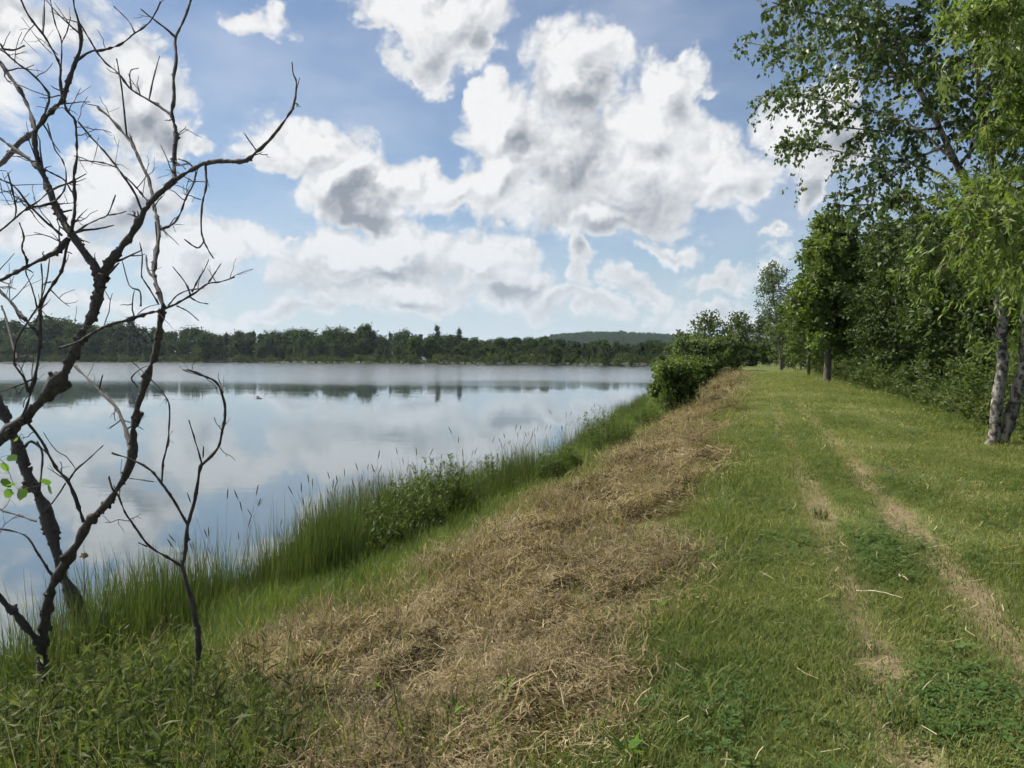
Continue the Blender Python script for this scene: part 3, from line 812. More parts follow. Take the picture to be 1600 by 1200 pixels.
scatter('hay_heaps', lay_on(X, Y, -.012), spin(n, r, .2), np.stack([far * r.uniform(.6, 1.5, n), far * r.uniform(.6, 1.5, n), far * r.uniform(.6, 1.5, n)], -1), np.clip(r.normal(.24, .2, n), 0, 1), hh, 'small matted heaps of darker hay on the mown bank', 'hay', 5)
# loose straws blown over the path
lst = proto_collection('loose_straw', [hay_bundle(3, .09, .0028, 236 + k) for k in range(4)], MAT['hay'])
X, Y, r = sample(22, 6, 1.2, 2.3, 40, lambda y: edge_x(y), lambda y: 4.4 + 0 * y, 318)
keep = r.uniform(0, 1, len(X)) < .25 + rut_mask(X, Y); X, Y = X[keep], Y[keep]; n = len(X)
scatter('loose_straw', lay_on(X, Y, .006), spin(n, r, .1), (1 + Y / 20) * r.uniform(.6, 1.3, n), np.clip(r.normal(.8, .15, n), 0, 1), lst, 'loose pale straws scattered over the path', 'straw', 4)
# stubble standing in it
stub = proto_collection('stubble_tuft', [blades(9, .10, .0045, .035, .6, 240 + k) for k in range(4)], MAT['hay'])
X, Y, r = sample(420, 5.5, 1.4, 2.3, 60, lambda y: straw_lo(y) - .3, lambda y: edge_x(y) + .1, 321)
low = sstep((edge_x(Y) - X) / (edge_x(Y) - straw_lo(Y)), .15, .8)
keep = r.uniform(0, 1, len(X)) < np.clip(straw_mask(X, Y) + .45 * (low > .95), 0, 1) * (.15 + .85 * low)
X, Y = X[keep], Y[keep]; n = len(X); far = 1 + Y / 14
scatter('straw_stubble', lay_on(X, Y), spin(n, r, .25), far * r.uniform(.7, 1.6, n), np.clip(r.normal(.5, .2, n), 0, 1), stub, 'pale standing straw stubble on the lower bank slope', 'stubble', 4)
shoot = proto_collection('shoot_tuft', [blades(9, .11, .005, .035, .7, 250 + k) for k in range(5)], MAT['grass'])
# new green shoots between the straw
X, Y, r = sample(260, 5.5, 1.3, 2.3, 60, lambda y: straw_lo(y) - .1, lambda y: edge_x(y) + .3, 327)
keep = r.uniform(0, 1, len(X)) < np.clip(sstep(fbm(X * 1.2, Y * 1.2, 329), .42, .62) * .8 + .7 * sstep((edge_x(Y) - X) / (edge_x(Y) - straw_lo(Y)), .75, 1.0) + .06, 0, 1)
X, Y = X[keep], Y[keep]; n = len(X); far = 1 + Y / 12
scatter('green_shoots', lay_on(X, Y), spin(n, r, .2), far * r.uniform(.5, 1.1, n), np.clip(r.normal(.4, .2, n), 0, 1), shoot, 'sparse green shoots coming up through the dry bank', 'grass', 5)

# taller bright grass between the straw and the water
sg = proto_collection('shore_tuft', [blades(13, .34, .007, .055, .70, 260 + k, 3) for k in range(5)], MAT['shore'])
X, Y, r = sample(210, 7, 1.35, 3.2, 90, lambda y: shore_x(y) - .1, lambda y: straw_lo(y) + .7, 331)
keep = r.uniform(0, 1, len(X)) < (1 - straw_mask(X, Y)) * 1.0
X, Y = X[keep], Y[keep]; n = len(X); far = 1 + Y / 28
w_ = sstep((X - shore_x(Y)) / (straw_lo(Y) + .7 - shore_x(Y)), 0, 1)
scatter('shore_grass', lay_on(X, Y, -.01), spin(n, r, .12), far * r.uniform(.35, 1.25, n) * (.85 - .40 * w_) * (.6 + .7 * fbm(X * 1.8, Y * 1.8, 335, 3)), np.clip(-.05 + .75 * fbm(X * 1.4, Y * 1.4, 333) + .28 * w_ + .3 * (r.uniform(0, 1, n) > .9) + r.normal(0, .12, n), 0, 1), sg,
        'lush bright green grass along the lake edge', 'grass', 5)

# rushes standing in the shallows
ru = proto_collection('rush_tuft', [blades(17, .80, .0066, .10, .24, 280 + k, 3) for k in range(5)], MAT['rush'])
X, Y, r = sample(210, 9, 1.1, 4.5, 60, lambda y: shore_x(y) - .6, lambda y: shore_x(y) + np.interp(y, [5, 7, 9, 12, 16, 22], [.6, 1.0, 1.3, 1.3, 1.0, .7]), 341)
clump = fbm(X * 1.3, Y * 1.3, 343, 3)
keep = clump + .035 * r.normal(size=len(X)) > .475 - .05 * ((Y > 6.0) & (Y < 11)) + .02 * ((Y > 11) & (Y < 15)) + .06 * (Y > 15) + .2 * ((Y > 18) & (Y < 24))
X, Y, clump = X[keep], Y[keep], clump[keep]; n = len(X)
Z = np.maximum(ground_z(X, Y), -.12)
scatter('rushes', np.stack([X, Y, Z - .02], -1), spin(n, r, .06), r.uniform(.5, 1.15, n) * (.55 + .95 * sstep(clump, .38, .68)) * np.interp(Y, [4, 7, 12, 20, 60], [.85, .85, .95, .8, 1.0]), np.clip(r.normal(.42, .2, n) + .3 * (r.uniform(0, 1, n) > .85), 0, 1), ru,
        'dark upright rushes growing in the shallow water by the bank', 'rushes', 5)

# tall grass stems with seed heads
def seed_stem(h, seed):
    r = np.random.default_rng(seed); s = np.linspace(0, 1, 6); a = r.uniform(0, 6.28); b = r.uniform(.05, .28)
    st = np.stack([np.cos(a) * b * h * s ** 2, np.sin(a) * b * h * s ** 2, h * s], -1)
    parts = [tube(st, .0042 * (1.15 - s), 3)]
    d = unit(st[-1] - st[-2]); e = st[-1]
    hd = np.array([e, e + d * .04, e + d * .09, e + d * .13]); parts.append(tube(hd, [.002, .007, .006, .001], 5))
    v, q = join(parts)
    return new_mesh('seed_stem', v, quads=q, tint=np.full(len(q), r.uniform(0, 1)))
ss = proto_collection('seed_stem', [seed_stem(h_, 400 + k) for k, h_ in enumerate((.9, 1.1, 1.25, 1.0, 1.2))], MAT['seed'])
X, Y, r = sample(20, 10, 1.0, 7, 30, lambda y: shore_x(y) + .0, lambda y: shore_x(y) + .9, 351)
keep = fbm(X * .9, Y * .7, 353) > .5 - .10 * ((Y > 9) & (Y < 17)); X, Y = X[keep], Y[keep]; n = len(X)
scatter('seed_grass_stems', np.stack([X, Y, np.maximum(ground_z(X, Y), -.05)], -1), spin(n, r, .10), r.uniform(.75, 1.15, n), r.uniform(0, 1, n), ss, 'thin tall grass stems with drooping seed heads above the rushes', 'grass stems', 5)

# leafy weeds in the near corner under the dead trees
wd = proto_collection('weed_stem', [leafy_stem(h_, nl, L_, w_, 420 + k) for k, (h_, nl, L_, w_) in enumerate([(.40, 13, .10, .018), (.5, 16, .11, .017), (.30, 11, .075, .03), (.46, 13, .13, .013), (.26, 9, .09, .034), (.55, 15, .09, .015)])], MAT['weed'])
r = np.random.default_rng(361)
uu, vv = r.uniform(-120, 470, 2600), r.uniform(1010, 1290, 2600)
ok = r.uniform(0, 1, 2600) < np.interp(uu, [-120, 240, 330, 470], [1, 1, .5, .12]) * np.interp(vv, [1010, 1080], [.35, 1])
ok &= vv > 1010 + np.maximum(0, uu - 200) * .35
pts, _ = on_ground_many(np.column_stack([uu, vv])[ok]); pts = pts[pts[:, 2] > .02][:560]
n = len(pts)
scatter('weeds', pts - (0, 0, .02), spin(n, r, .2), r.uniform(.55, 1.15, n), np.clip(r.normal(.5, .22, n), 0, 1), wd, 'leafy green weeds crowding round the foot of the dead trees', 'weeds', 6)

# long grass among the weeds
X = np.repeat(pts[:, 0], 2); Y = np.repeat(pts[:, 1], 2); n = len(X); X = X + r.normal(0, .3, n); Y = Y + r.normal(0, .3, n)
scatter('long_grass', lay_on(X, Y, -.01), spin(n, r, .25), r.uniform(.5, 1.3, n), np.clip(r.normal(.22, .2, n) + .55 * (r.uniform(0, 1, n) > .82), 0, 1), sg, 'long arching grass among the weeds in the near corner', 'grass', 5)

dry = proto_collection('dry_stalk', [blades(7, .42, .0035, .05, .5, 430 + k, 3) for k in range(4)], MAT['hay'])
m_ = len(pts) // 2; X = pts[:m_, 0] + r.normal(0, .4, m_); Y = pts[:m_, 1] + r.normal(0, .4, m_)
scatter('dry_stalks', lay_on(X, Y, -.01), spin(m_, r, .3), r.uniform(.6, 1.4, m_), np.clip(r.normal(.5, .25, m_), 0, 1), dry, 'thin dry grass stalks standing among the near weeds', 'dry stalks', 4)
# rough growth below the trees on the other side of the path
vg = proto_collection('verge_stem', [leafy_stem(h_, 16, .10, .045, 440 + k) for k, h_ in enumerate((.45, .6, .35))], MAT['weed'])
X, Y, r = sample(42, 14, 1.0, 6, 80, lambda y: 4.3 + 0 * y, lambda y: 7.5 + 0 * y, 371)
keep = r.uniform(0, 1, len(X)) < sstep(X, 4.3, 5.3) * (.25 + sstep(fbm(X * .7, Y * .7, 373), .35, .6)); X, Y = X[keep], Y[keep]; n = len(X)
scatter('verge_growth', lay_on(X, Y, -.03), spin(n, r, .15), r.uniform(.6, 1.3, n) * (1 + Y / 60), np.clip(r.normal(.4, .2, n), 0, 1), vg, 'rough leafy ground cover under the trees beside the path', 'undergrowth', 3)
X, Y, r = sample(190, 9, 1.3, 5, 70, lambda y: 3.9 + 0 * y, lambda y: 6.2 + 0 * y, 375)
n = len(X)
scatter('verge_grass', lay_on(X, Y, -.01), spin(n, r, .15), r.uniform(.3, .75, n) * (1 + Y / 30) * (.4 + .6 * sstep(X, 3.8, 5.2)), np.clip(r.normal(.5, .2, n), 0, 1), sg, 'uncut grass along the wooded edge of the path', 'grass', 5)

# clover
def clover_bit(seed):
    r = np.random.default_rng(seed); V, Q = [], []
    for k in range(7):
        c = np.array((*r.normal(0, .035, 2), r.uniform(.02, .05)))
        for j in range(3):
            a = j * 2.094 + r.uniform(-.2, .2); d = np.array((math.cos(a), math.sin(a), r.normal(.1, .15))); s_ = np.array((-d[1], d[0], 0)); L_ = r.uniform(.012, .02)
            o = len(V); V += [c, c + d * L_ * .7 + s_ * L_ * .5, c + d * L_ * 1.1, c + d * L_ * .7 - s_ * L_ * .5]; Q.append((o, o + 1, o + 2, o + 3))
    return new_mesh('clover', V, quads=Q, tint=r.uniform(0, 1, len(Q)))
X, Y, r = sample(60, 6, 1.2, 2.3, 30, lambda y: edge_x(y), lambda y: 4.6 + 0 * y, 379)
cl = proto_collection('clover_bit', [clover_bit(460 + k) for k in range(4)], MAT['clover'])
for (u_, v_, ru_, rv_, m_, lab) in [(1385, 862, 85, 45, 420, 'patch of dark green clover between the two wheel tracks'), (1490, 1105, 110, 55, 520, 'clover patch with pale leaves in the near corner of the path'), (1100, 1090, 130, 60, 220, 'thin clover in the grass at the bottom of the path')]:
    r = np.random.default_rng(int(u_)); g_ = r.normal(0, .5, (m_, 2))
    P = on_ground_many(np.array((u_, v_)) + g_ * (ru_, rv_))[0]
    scatter('clover_patch', P - (0, 0, .004), spin(m_, r, .15), r.uniform(.55, .95, m_) * (1.2 if v_ < 900 else 1), r.uniform(0, 1, m_), cl, lab, 'clover', 4)

keep = r.uniform(0, 1, len(X)) < sstep(fbm(X * 1.1, Y * .9, 380, 3), .50, .62) * (1 - rut_mask(X, Y)); X, Y = X[keep], Y[keep]; n = len(X)
scatter('path_herbs', lay_on(X, Y, .002), spin(n, r, .15), (1 + Y / 14) * r.uniform(.5, 1.1, n), r.uniform(0, 1, n), cl, 'low broad leaved herbs dotted through the path grass', 'herbs', 4)

# forest on the hill
hm = [grow(10, .5, 3.6, 150 + k, limbs=14, twigs=4, lpt=7, leaf=(1.3, 1.0), prof=ROUND, up=.6, sig=.5) for k in range(3)]
hf = proto_collection('hill_tree', [one_mesh('hill_tree', w_) for w_ in hm], MAT['bark'])
for o_ in hf.objects: o_.data.materials.append(MAT['far'])
r = np.random.default_rng(381)
ha_ = r.uniform(-22, 6, 2600); hr_ = 1150 + 420 * r.uniform(0, 1, 2600) ** .8
P = np.stack([hr_ * np.sin(np.radians(ha_)), hr_ * np.cos(np.radians(ha_)), hill_z(ha_, hr_) - 1.0], -1)
scatter('hillside_forest', P, spin(2600, r, .02), r.uniform(.8, 1.35, 2600), r.uniform(0, 1, 2600), hf, 'hazy forest covering the distant low hill', 'forest', 3)

# ------------------------------------------------------------------ traced trees: branches followed in the photograph, set at their own distance
class Traced:
    def __init__(self, name, base_uv, depth, label, mat, seed, knob=.22, group=None):
        self.r = np.random.default_rng(seed); self.depth = depth; self.mat = mat; self.knob = knob
        self.nodes = []                                   # (u, v, depth, radius)
        self.base = at(*base_uv, depth)
        self.root = tag(empty(name, self.base), label, 'tree', group)
        self.tips = []
    def line(self, part, w0, w1, uv, d=None, drift=.35, flakes=True, spurs=0, k=4):
        r = self.r
        p = np.array([float(x) for x in uv.split()]).reshape(-1, 2)
        L = np.concatenate([[0], np.cumsum(np.linalg.norm(np.diff(p, axis=0), axis=1))])
        if d is None:
            nn = np.array(self.nodes); j = np.argmin(np.hypot(nn[:, 0] - p[0, 0], nn[:, 1] - p[0, 1])) if len(nn) else None
            d = self.depth if j is None else nn[j, 2]
        sl = r.normal(0, drift) / 100
        dep = d + sl * L + .10 * drift * np.sin(L / 45 + r.uniform(0, 6)) - .10 * drift * math.sin(0)
        dep[0] = d
        w = (w0 + (w1 - w0) * (L / L[-1]) ** .8) * (.82 if w0 > 7 else .92)
        q = smooth_line(np.column_stack([p, dep, w]), k)
        q[1:-1, :2] += r.normal(0, .05, (len(q) - 2, 2)) * q[1:-1, 3:4] * 1.2
        P = np.array([at(a[0], a[1], a[2]) for a in q])
        rad = q[:, 3] * .5 * q[:, 2] / FOC * (1 + r.normal(0, self.knob, len(q)))
        self.nodes += [tuple(a[:3]) + (b,) for a, b in zip(q, rad)]
        parts = [tube(P - self.base, rad, 8 if w0 > 6 else 5)]
        if flakes:                                        # scabs of bark and lichen
            for _ in range(int(L[-1] / (2.6 if w0 > 5 else 6))):
                i_ = r.integers(0, len(P)); s_ = rad[i_] * r.uniform(.25, .7); c = P[i_] - self.base + unit(r.normal(size=3)) * rad[i_] * r.uniform(.75, 1.05)
                parts.append(tube(c + np.outer(np.linspace(-1, 1, 4), unit(r.normal(size=3))) * s_, [s_ * .25, s_ * r.uniform(.6, 1.1), s_ * .8, s_ * .2], 4))
        for _ in range(int(spurs * 1.6)):
            i_ = r.integers(1, len(P)); dr = unit(unit(r.normal(size=3)) + np.array((0, 0, .5))); l_ = r.uniform(.06, .30)
            sp_ = P[i_] - self.base + np.outer(np.linspace(0, 1, 5), dr) * l_ + np.cumsum(r.normal(0, .008, (5, 3)), 0)
            parts.append(tube(sp_, rad[i_] * .35 * np.linspace(1, .3, 5) + .0012, 4))
            for _b in range(r.integers(0, 3)):
                j_ = r.integers(1, 4); d3 = unit(dr + r.normal(0, .7, 3)); s3 = sp_[j_] + np.outer(np.linspace(0, 1, 4), d3) * l_ * r.uniform(.3, .7) + np.cumsum(r.normal(0, .005, (4, 3)), 0) * np.array([[0], [1], [1], [1]])
                parts.append(tube(s3, rad[i_] * .18 * np.linspace(1, .3, 4) + .0009, 4))
        parts.append(tube(np.array([P[-1], P[-1] + (P[-1] - P[-2]) * .15]) - self.base, [rad[-1], .0005], 5))
        v, qd = join(parts)
        obj(part, new_mesh(part, v, quads=qd, smooth=True), self.mat, self.root)
        self.tips.append((P, w0))
        return P

# dead trees at the water's edge
bp, bt = on_ground(62, 1112)
A = Traced('dead_tree', (62, 1112), bt, 'dead bare tree whose grey stem rises from the weeds and leans right', MAT['dead'], 501)
A.line('trunk', 21, 12, '58 1150 62 1110 65 1050 66 1005 70 970 77 935 88 903 115 860 138 818 165 790 195 745 205 715 208 680 215 640 226 600 240 560 248 528 251 500 256 478', drift=.1)
A.line('trunk', 10, 4, '256 480 246 452 240 425 243 400 248 368 246 345 240 322 237 300 231 278 218 250 205 222 190 205 170 182 152 168', spurs=6)
A.line('branch', 3.5, 2, '198 212 193 165 189 130 182 92')
A.line('branch', 7, 3.5, '205 712 200 688 192 660 180 635 155 610 135 590 112 568', spurs=4)
A.line('twig', 3, 2, '155 608 160 586')
A.line('branch', 6.5, 4, '130 815 120 785 108 755 90 735 76 710 60 682 38 655', spurs=3)
A.line('twig', 4, 2, '106 752 118 735 135 720 160 697')
A.line('twig', 2.5, 1.5, '118 733 104 714 90 706 78 692 68 676')
A.line('twig', 3, 2, '102 755 86 780 68 801')
A.line('branch', 6, 4, '255 485 230 490 200 500 170 508 145 520 120 535 92 545', spurs=5)
A.line('branch', 4.5, 2, '256 483 280 472 305 457 325 443 345 440 366 433', spurs=3)
A.line('twig', 3, 1.5, '300 455 312 432 320 420 326 405')
A.line('twig', 3, 1.5, '325 442 336 426 345 412')
A.line('twig', 3, 1.5, '297 460 290 443 270 417')
A.line('twig', 3, 2, '262 478 276 462 292 454 318 450')
A.line('twig', 2.5, 1.5, '296 464 310 472 326 475')
A.line('twig', 2.5, 1.5, '276 478 294 487 310 501')
A.line('twig', 3.5, 2, '248 476 240 462 226 440 221 430 222 400 218 379')
A.line('twig', 3, 1.5, '220 478 218 455 202 446 190 405')
A.line('branch', 5, 3, '243 432 234 428 229 412 228 398')
A.line('branch', 4.5, 2.5, '252 358 270 350 282 332 290 310 302 288 306 268', spurs=4)
A.line('branch', 5.5, 3, '88 903 76 892 56 860 38 836 0 826 -25 820', spurs=2)
A.line('branch', 15, 9, '66 1008 45 985 25 960 5 940 -22 905 -50 850')
A.line('twig', 3, 1.5, '215 605 205 590 222 575 236 570')

bp, bt2 = on_ground(155, 1038)
B = Traced('dead_tree', (157, 1040), bt2, 'dead trunk slanting left out of the shallows behind the forked stem', MAT['dead'], 502)
B.line('trunk', 25, 19, '163 1062 155 1035 131 975 103 910 87 860 72 800 52 762 37 730 28 700 16 668 -4 632 -28 590', drift=.1)
B.line('branch', 4, 3, '60 775 62 762 64 740 66 710 58 690', spurs=1)
B.line('twig', 4, 2, '56 815 30 806 0 797 -15 792', spurs=2)
B.line('branch', 5, 3, '36 700 50 690 75 710')

Cc = Traced('dead_tree', (-190, 1180), 5.3, 'thick dead tree leaning in from the left edge with wide V fork', MAT['dead'], 503)
Cc.line('trunk', 44, 17, '-200 1200 -150 960 -80 790 0 688 50 642 100 582 126 526 146 488 155 450 158 432', drift=.05, spurs=3)
Cc.line('trunk', 15, 9, '158 434 140 405 112 366 95 340 78 300 62 260 55 232 54 205', spurs=5)
Cc.line('branch', 9, 5, '54 206 66 190 84 170 98 155 107 126 118 96 126 70 124 40 116 10 110 -25', spurs=5)
Cc.line('branch', 5, 3, '97 150 94 128 94 104 84 82 68 55 45 25 32 -2', spurs=3)
Cc.line('twig', 4, 3, '66 52 68 22 70 -12')
Cc.line('twig', 3, 2, '95 110 96 66 86 36 78 -2')
Cc.line('twig', 3, 1.5, '96 66 104 50 110 27')
Cc.line('branch', 5, 2.5, '118 95 140 81 165 77 190 68 210 52 230 38 244 17 250 3', spurs=3)
Cc.line('twig', 2.5, 1.5, '210 50 200 32 178 10')
Cc.line('branch', 9, 7, '54 205 45 170 30 140 12 115 0 98 -18 78', spurs=2)
Cc.line('branch', 5, 3, '62 196 72 170 76 146 50 116 30 101 12 86 0 68', spurs=3)
Cc.line('twig', 4, 2.5, '14 86 0 76 20 78 38 71')
Cc.line('branch', 11, 9, '54 207 30 222 18 238 0 256 -30 275')
Cc.line('branch', 6, 5, '56 262 44 248 20 231 0 216 -20 205')
Cc.line('branch', 5.5, 4, '110 366 115 340 117 310 115 275 120 246 119 210 116 186 104 172 99 152', spurs=6)
Cc.line('twig', 4, 2, '112 368 134 352 154 342 168 335 180 305')
Cc.line('twig', 3, 1.5, '168 336 184 334 197 330')
Cc.line('twig', 3, 2, '82 318 100 297 103 270 97 250 86 234 80 215 74 193')
Cc.line('twig', 3, 2, '64 262 80 270 100 281 112 300')
Cc.line('branch', 4, 3, '93 332 112 328', flakes=False)
Cc.line('branch', 5, 3, '84 316 62 322 42 326 20 344 0 360 -20 372', spurs=4)
Cc.line('twig', 3, 2, '40 326 60 314 76 300 90 292')
Cc.line('branch', 10, 7, '106 374 85 395 50 412 25 425 0 438 -24 446', spurs=4)
Cc.line('twig', 4, 2.5, '42 414 40 402 34 388 37 370 30 348')
Cc.line('branch', 5, 4, '106 376 101 400 96 424 84 442 70 464 62 482', spurs=4)
Cc.line('branch', 6, 4, '62 482 62 530 56 580 46 620 34 652', spurs=5)
Cc.line('branch', 5, 3, '97 368 70 345 45 320 22 291 0 280 -14 272', spurs=4)
Cc.line('branch', 4, 2.5, '20 344 25 330 20 300 12 270', spurs=3)
Cc.line('branch', 7, 5, '60 522 42 502 30 490 15 470 0 455 -16 440', spurs=4)
Cc.line('twig', 3, 2, '60 480 72 440 77 405')
Cc.line('twig', 3, 2, '58 482 50 450 40 425 44 405')
Cc.line('twig', 3, 2, '64 478 66 440 64 412')
Cc.line('branch', 4, 3, '26 560 20 540 10 500 2 478')
Cc.line('branch', 4.5, 3, '44 612 38 592 24 572 22 560 26 530 45 500 60 478', spurs=3)
# the right arm of the V
Cc.line('branch', 17, 11, '157 434 166 418 186 390 206 365 221 340 233 318 252 299 272 282', drift=.2, spurs=3)
Cc.line('branch', 10, 5, '272 282 300 265 318 256 340 252 362 252 385 250 400 238 420 220 440 195 454 175', spurs=1)
Cc.line('branch', 5, 2, '454 176 460 160 463 130 458 115 456 97', spurs=1)
Cc.line('twig', 2.5, 1.5, '461 152 464 136 468 122')
Cc.line('twig', 3, 1.5, '402 237 391 222 381 208')
Cc.line('branch', 9, 4, '272 282 272 260 272 240 275 215 272 192 268 178 272 150 271 125 275 90 274 60 285 35 295 10 301 -15', spurs=4)
Cc.line('branch', 4, 2.5, '274 58 260 45 240 30 220 14')
Cc.line('branch', 5, 2.5, '268 180 250 167 225 152 203 138 185 115 165 98 152 82 140 62 127 40', spurs=3)
Cc.line('twig', 3, 2, '205 140 203 112 216 106')
Cc.line('twig', 3, 2, '233 154 240 120 249 88')
Cc.line('branch', 4.5, 2.5, '321 258 322 290 316 320 314 355 318 375 325 390 333 403', spurs=2)
Cc.line('twig', 3, 2, '318 378 310 387 300 383 288 374')
Cc.line('twig', 3, 2, '303 266 296 255 278 248')
Cc.line('branch', 4.5, 3, '222 332 212 305 196 280 183 262 170 245 155 228 140 212 122 190', spurs=4)
Cc.line('twig', 3, 2, '183 262 160 254 123 250')
Cc.line('branch', 4, 2.5, '232 316 222 304 210 290 196 276', spurs=2)

bp, bt3 = on_ground(307, 1112)
S_ = Traced('dead_sapling', (307, 1112), bt3, 'slender dead sapling with a hooked top standing at the edge of the weeds', MAT['dead'], 504)
S_.line('trunk', 13, 8, '307 1125 307 1108 308 1060 310 1000 305 968 299 938 284 884', drift=.05)
S_.line('branch', 8, 5, '284 884 290 858 293 822 304 782 313 730 318 724', spurs=1)
S_.line('branch', 5.5, 3, '318 724 340 700 348 670 352 640 345 610 335 595 320 588 305 582 292 577', spurs=5)
S_.line('twig', 3, 2, '315 724 305 690 295 657')
S_.line('twig', 3, 2, '317 716 318 697')
S_.line('branch', 5.5, 3, '293 820 270 780 252 755 235 735 210 720 175 708', spurs=1)
S_.line('branch', 3.5, 1.8, '253 752 255 720 262 690 265 642 258 618 235 592 207 566', spurs=2)
S_.line('twig', 2.5, 1.5, '240 753 222 750 200 747')
S_.line('branch', 5.5, 3, '284 884 260 870 235 855 215 830 195 800 185 775 176 765 170 745', spurs=3)
S_.line('twig', 3, 2, '230 854 216 848')

# green leaves still growing by the dead trunk
r = np.random.default_rng(505)
def sprig(uvs, depth, label, L=.075, w=.06):
    b = at(*uvs[0], depth); root = tag(empty('leafy_sprig', b), label, 'sprig')
    P = np.array([at(u_, v_, depth + r.normal(0, .04)) for u_, v_ in uvs]) - b
    tv = smooth_line(P[:4], 4); v, q = join([tube(tv, .003 * np.linspace(1, .4, len(tv)), 4)] + [tube(np.array([tv[np.argmin(((tv - p_) ** 2).sum(1))], p_ + (0, 0, .004)]), [.0018, .001], 4) for p_ in P[1:]])
    obj('stem', new_mesh('stem', v, quads=q), MAT['twig'], root)
    for p_ in P[1:]:
        lv, lq = leaves(p_[None], (r.normal(0, .5, (1, 3)) + (0, 0, -.9)), L, w, r, .12)
        # a round leaf: six-sided outline
        d_ = lv[2] - lv[0]; s_ = lv[1] - lv[3]
        o6 = np.array([lv[0], lv[0] + d_ * .22 + s_ * .42, lv[0] + d_ * .6 + s_ * .46, lv[2], lv[0] + d_ * .6 - s_ * .46, lv[0] + d_ * .22 - s_ * .42])
        obj('leaf', new_mesh('leaf', o6, faces=[(0, 1, 2, 3), (0, 3, 4, 5)], tint=[r.uniform(.2, 1)] * 2), MAT['lone'], root)
sprig([(-30, 700), (5, 722), (20, 755), (28, 765), (12, 712), (40, 762), (2, 748), (-6, 740), (5, 770), (68, 748), (74, 758)], 4.9, 'sprig of round green leaves growing by the slanting dead trunk')
sprig([(20, 690), (28, 684), (34, 678), (37, 686)], 4.9, 'tiny leaf sprig on the thick leaning trunk', .03, .022)

# ------------------------------------------------------------------ trees on the right of the path
def foliage(T, leaf, n_twig, lpt, tl, mat, seed, droop=.35, sig=.10, mind=0.0, bare=.15):
    "twigs and leaves along the branches of a traced tree"
    r = np.random.default_rng(seed); wood, LP, LD, LT = [], [], [], []
    for P, w0 in T.tips:
        if w0 > 22: continue
        Lw = np.linalg.norm(np.diff(P, axis=0), axis=1).sum()
        for _ in range(int(n_twig * Lw)):
            f = r.uniform(bare, 1) * (len(P) - 1); i_ = int(f); q0 = P[i_] + (P[min(i_ + 1, len(P) - 1)] - P[i_]) * (f - i_) - T.base
            dd = unit(unit(P[-1] - P[0]) * .55 + r.normal(0, .7, 3)); l_ = tl * r.uniform(.4, 1.5)
            s = np.linspace(0, 1, 4)[:, None]; tw = q0 + dd * l_ * s + np.array((0, 0, -1)) * droop * l_ * s ** 2
            wood.append(tube(tw, .0045 * (1.15 - s[:, 0]), 3))
            subs = [tw]
            for _k in range(3):
                b0 = tw[r.integers(1, 4)]; d2 = unit(dd * .5 + r.normal(0, .7, 3)); l2 = l_ * r.uniform(.25, .55)
                sb = b0 + d2 * l2 * s + np.array((0, 0, -1)) * droop * 1.5 * l2 * s ** 2
                subs.append(sb); wood.append(tube(sb, .0022 * (1.15 - s[:, 0]), 3))
            tone = r.normal(.45, .14)
            for sb in subs:
                m = max(2, int(lpt * r.uniform(.6, 1.4))); ff = r.uniform(.15, 1.0, m)
                LP.append(np.stack([np.interp(ff, s[:, 0], sb[:, c]) for c in range(3)], -1) + r.normal(0, sig * l_ * .3, (m, 3)))
                LD.append(unit(sb[-1] - sb[0]) * .5 + r.normal(0, .45, (m, 3)) + np.array((0, 0, -droop * 1.6)))
                LT.append(np.clip(tone + r.normal(0, .16, m), 0, 1))
    lv, lq = leaves(np.concatenate(LP), np.concatenate(LD), leaf[0], leaf[1], r, .2)
    v, q = join(wood)
    obj('twigs', new_mesh('twigs', v, quads=q), MAT['twig'], T.root)
    obj('crown', new_mesh('crown', lv, quads=lq, tint=np.concatenate(LT)), mat, T.root)
    return len(lq)

bb, bd = on_ground(1556, 697)
W = Traced('birch_tree', (1556, 697), bd, 'white barked birch with twin trunks leaning over the path, small dark fluttering leaves', MAT['birch'], 511, .05)
W.line('trunk', 24, 15, '1548 706 1553 680 1560 625 1566 545 1560 450 1536 342 1498 262', drift=.1, flakes=False)
W.line('trunk', 12, 5, '1498 262 1450 165 1402 72 1352 -20 1312 -110 1290 -190', drift=.3, flakes=False)
W.line('trunk', 25, 15, '1562 706 1572 680 1590 610 1606 540 1600 430 1572 332 1548 244', drift=.1, flakes=False)
W.line('trunk', 12, 5, '1548 244 1532 160 1524 60 1520 -60 1530 -190', drift=.3, flakes=False)
BR = ['1498 262 1440 205 1370 175 1300 158 1235 148 1182 150', '1450 165 1400 96 1330 74 1245 78 1168 66', '1520 310 1450 262 1360 246 1290 232 1228 222', '1536 342 1460 312 1380 318 1312 322',
      '1402 72 1345 30 1270 20 1208 4', '1425 115 1380 120 1320 122 1262 116', '1352 -20 1300 -40 1240 -60 1180 -70', '1530 330 1480 340 1430 352 1390 368', '1545 380 1500 370 1440 340 1400 300',
      '1480 225 1430 250 1380 280 1330 296', '1312 -110 1260 -140 1200 -150', '1532 160 1480 120 1440 60 1410 10', '1548 244 1500 200 1470 150 1460 90', '1524 60 1480 20 1440 -40', '1530 160 1570 110 1610 70', '1540 220 1590 190 1640 150',
      '1498 262 1520 220 1500 160 1490 100', '1402 72 1440 30 1450 -20', '1470 200 1400 205 1330 200 1270 190', '1430 130 1370 60 1320 -10 1290 -60', '1560 450 1510 420 1470 400 1430 380', '1540 350 1560 300 1600 260']
for b_ in BR: W.line('branch', 5.5, 2, b_, drift=1.1, flakes=False, k=3)
nb = foliage(W, (.085, .062), 14, 6, .50, MAT['birchleaf'], 521, .45)

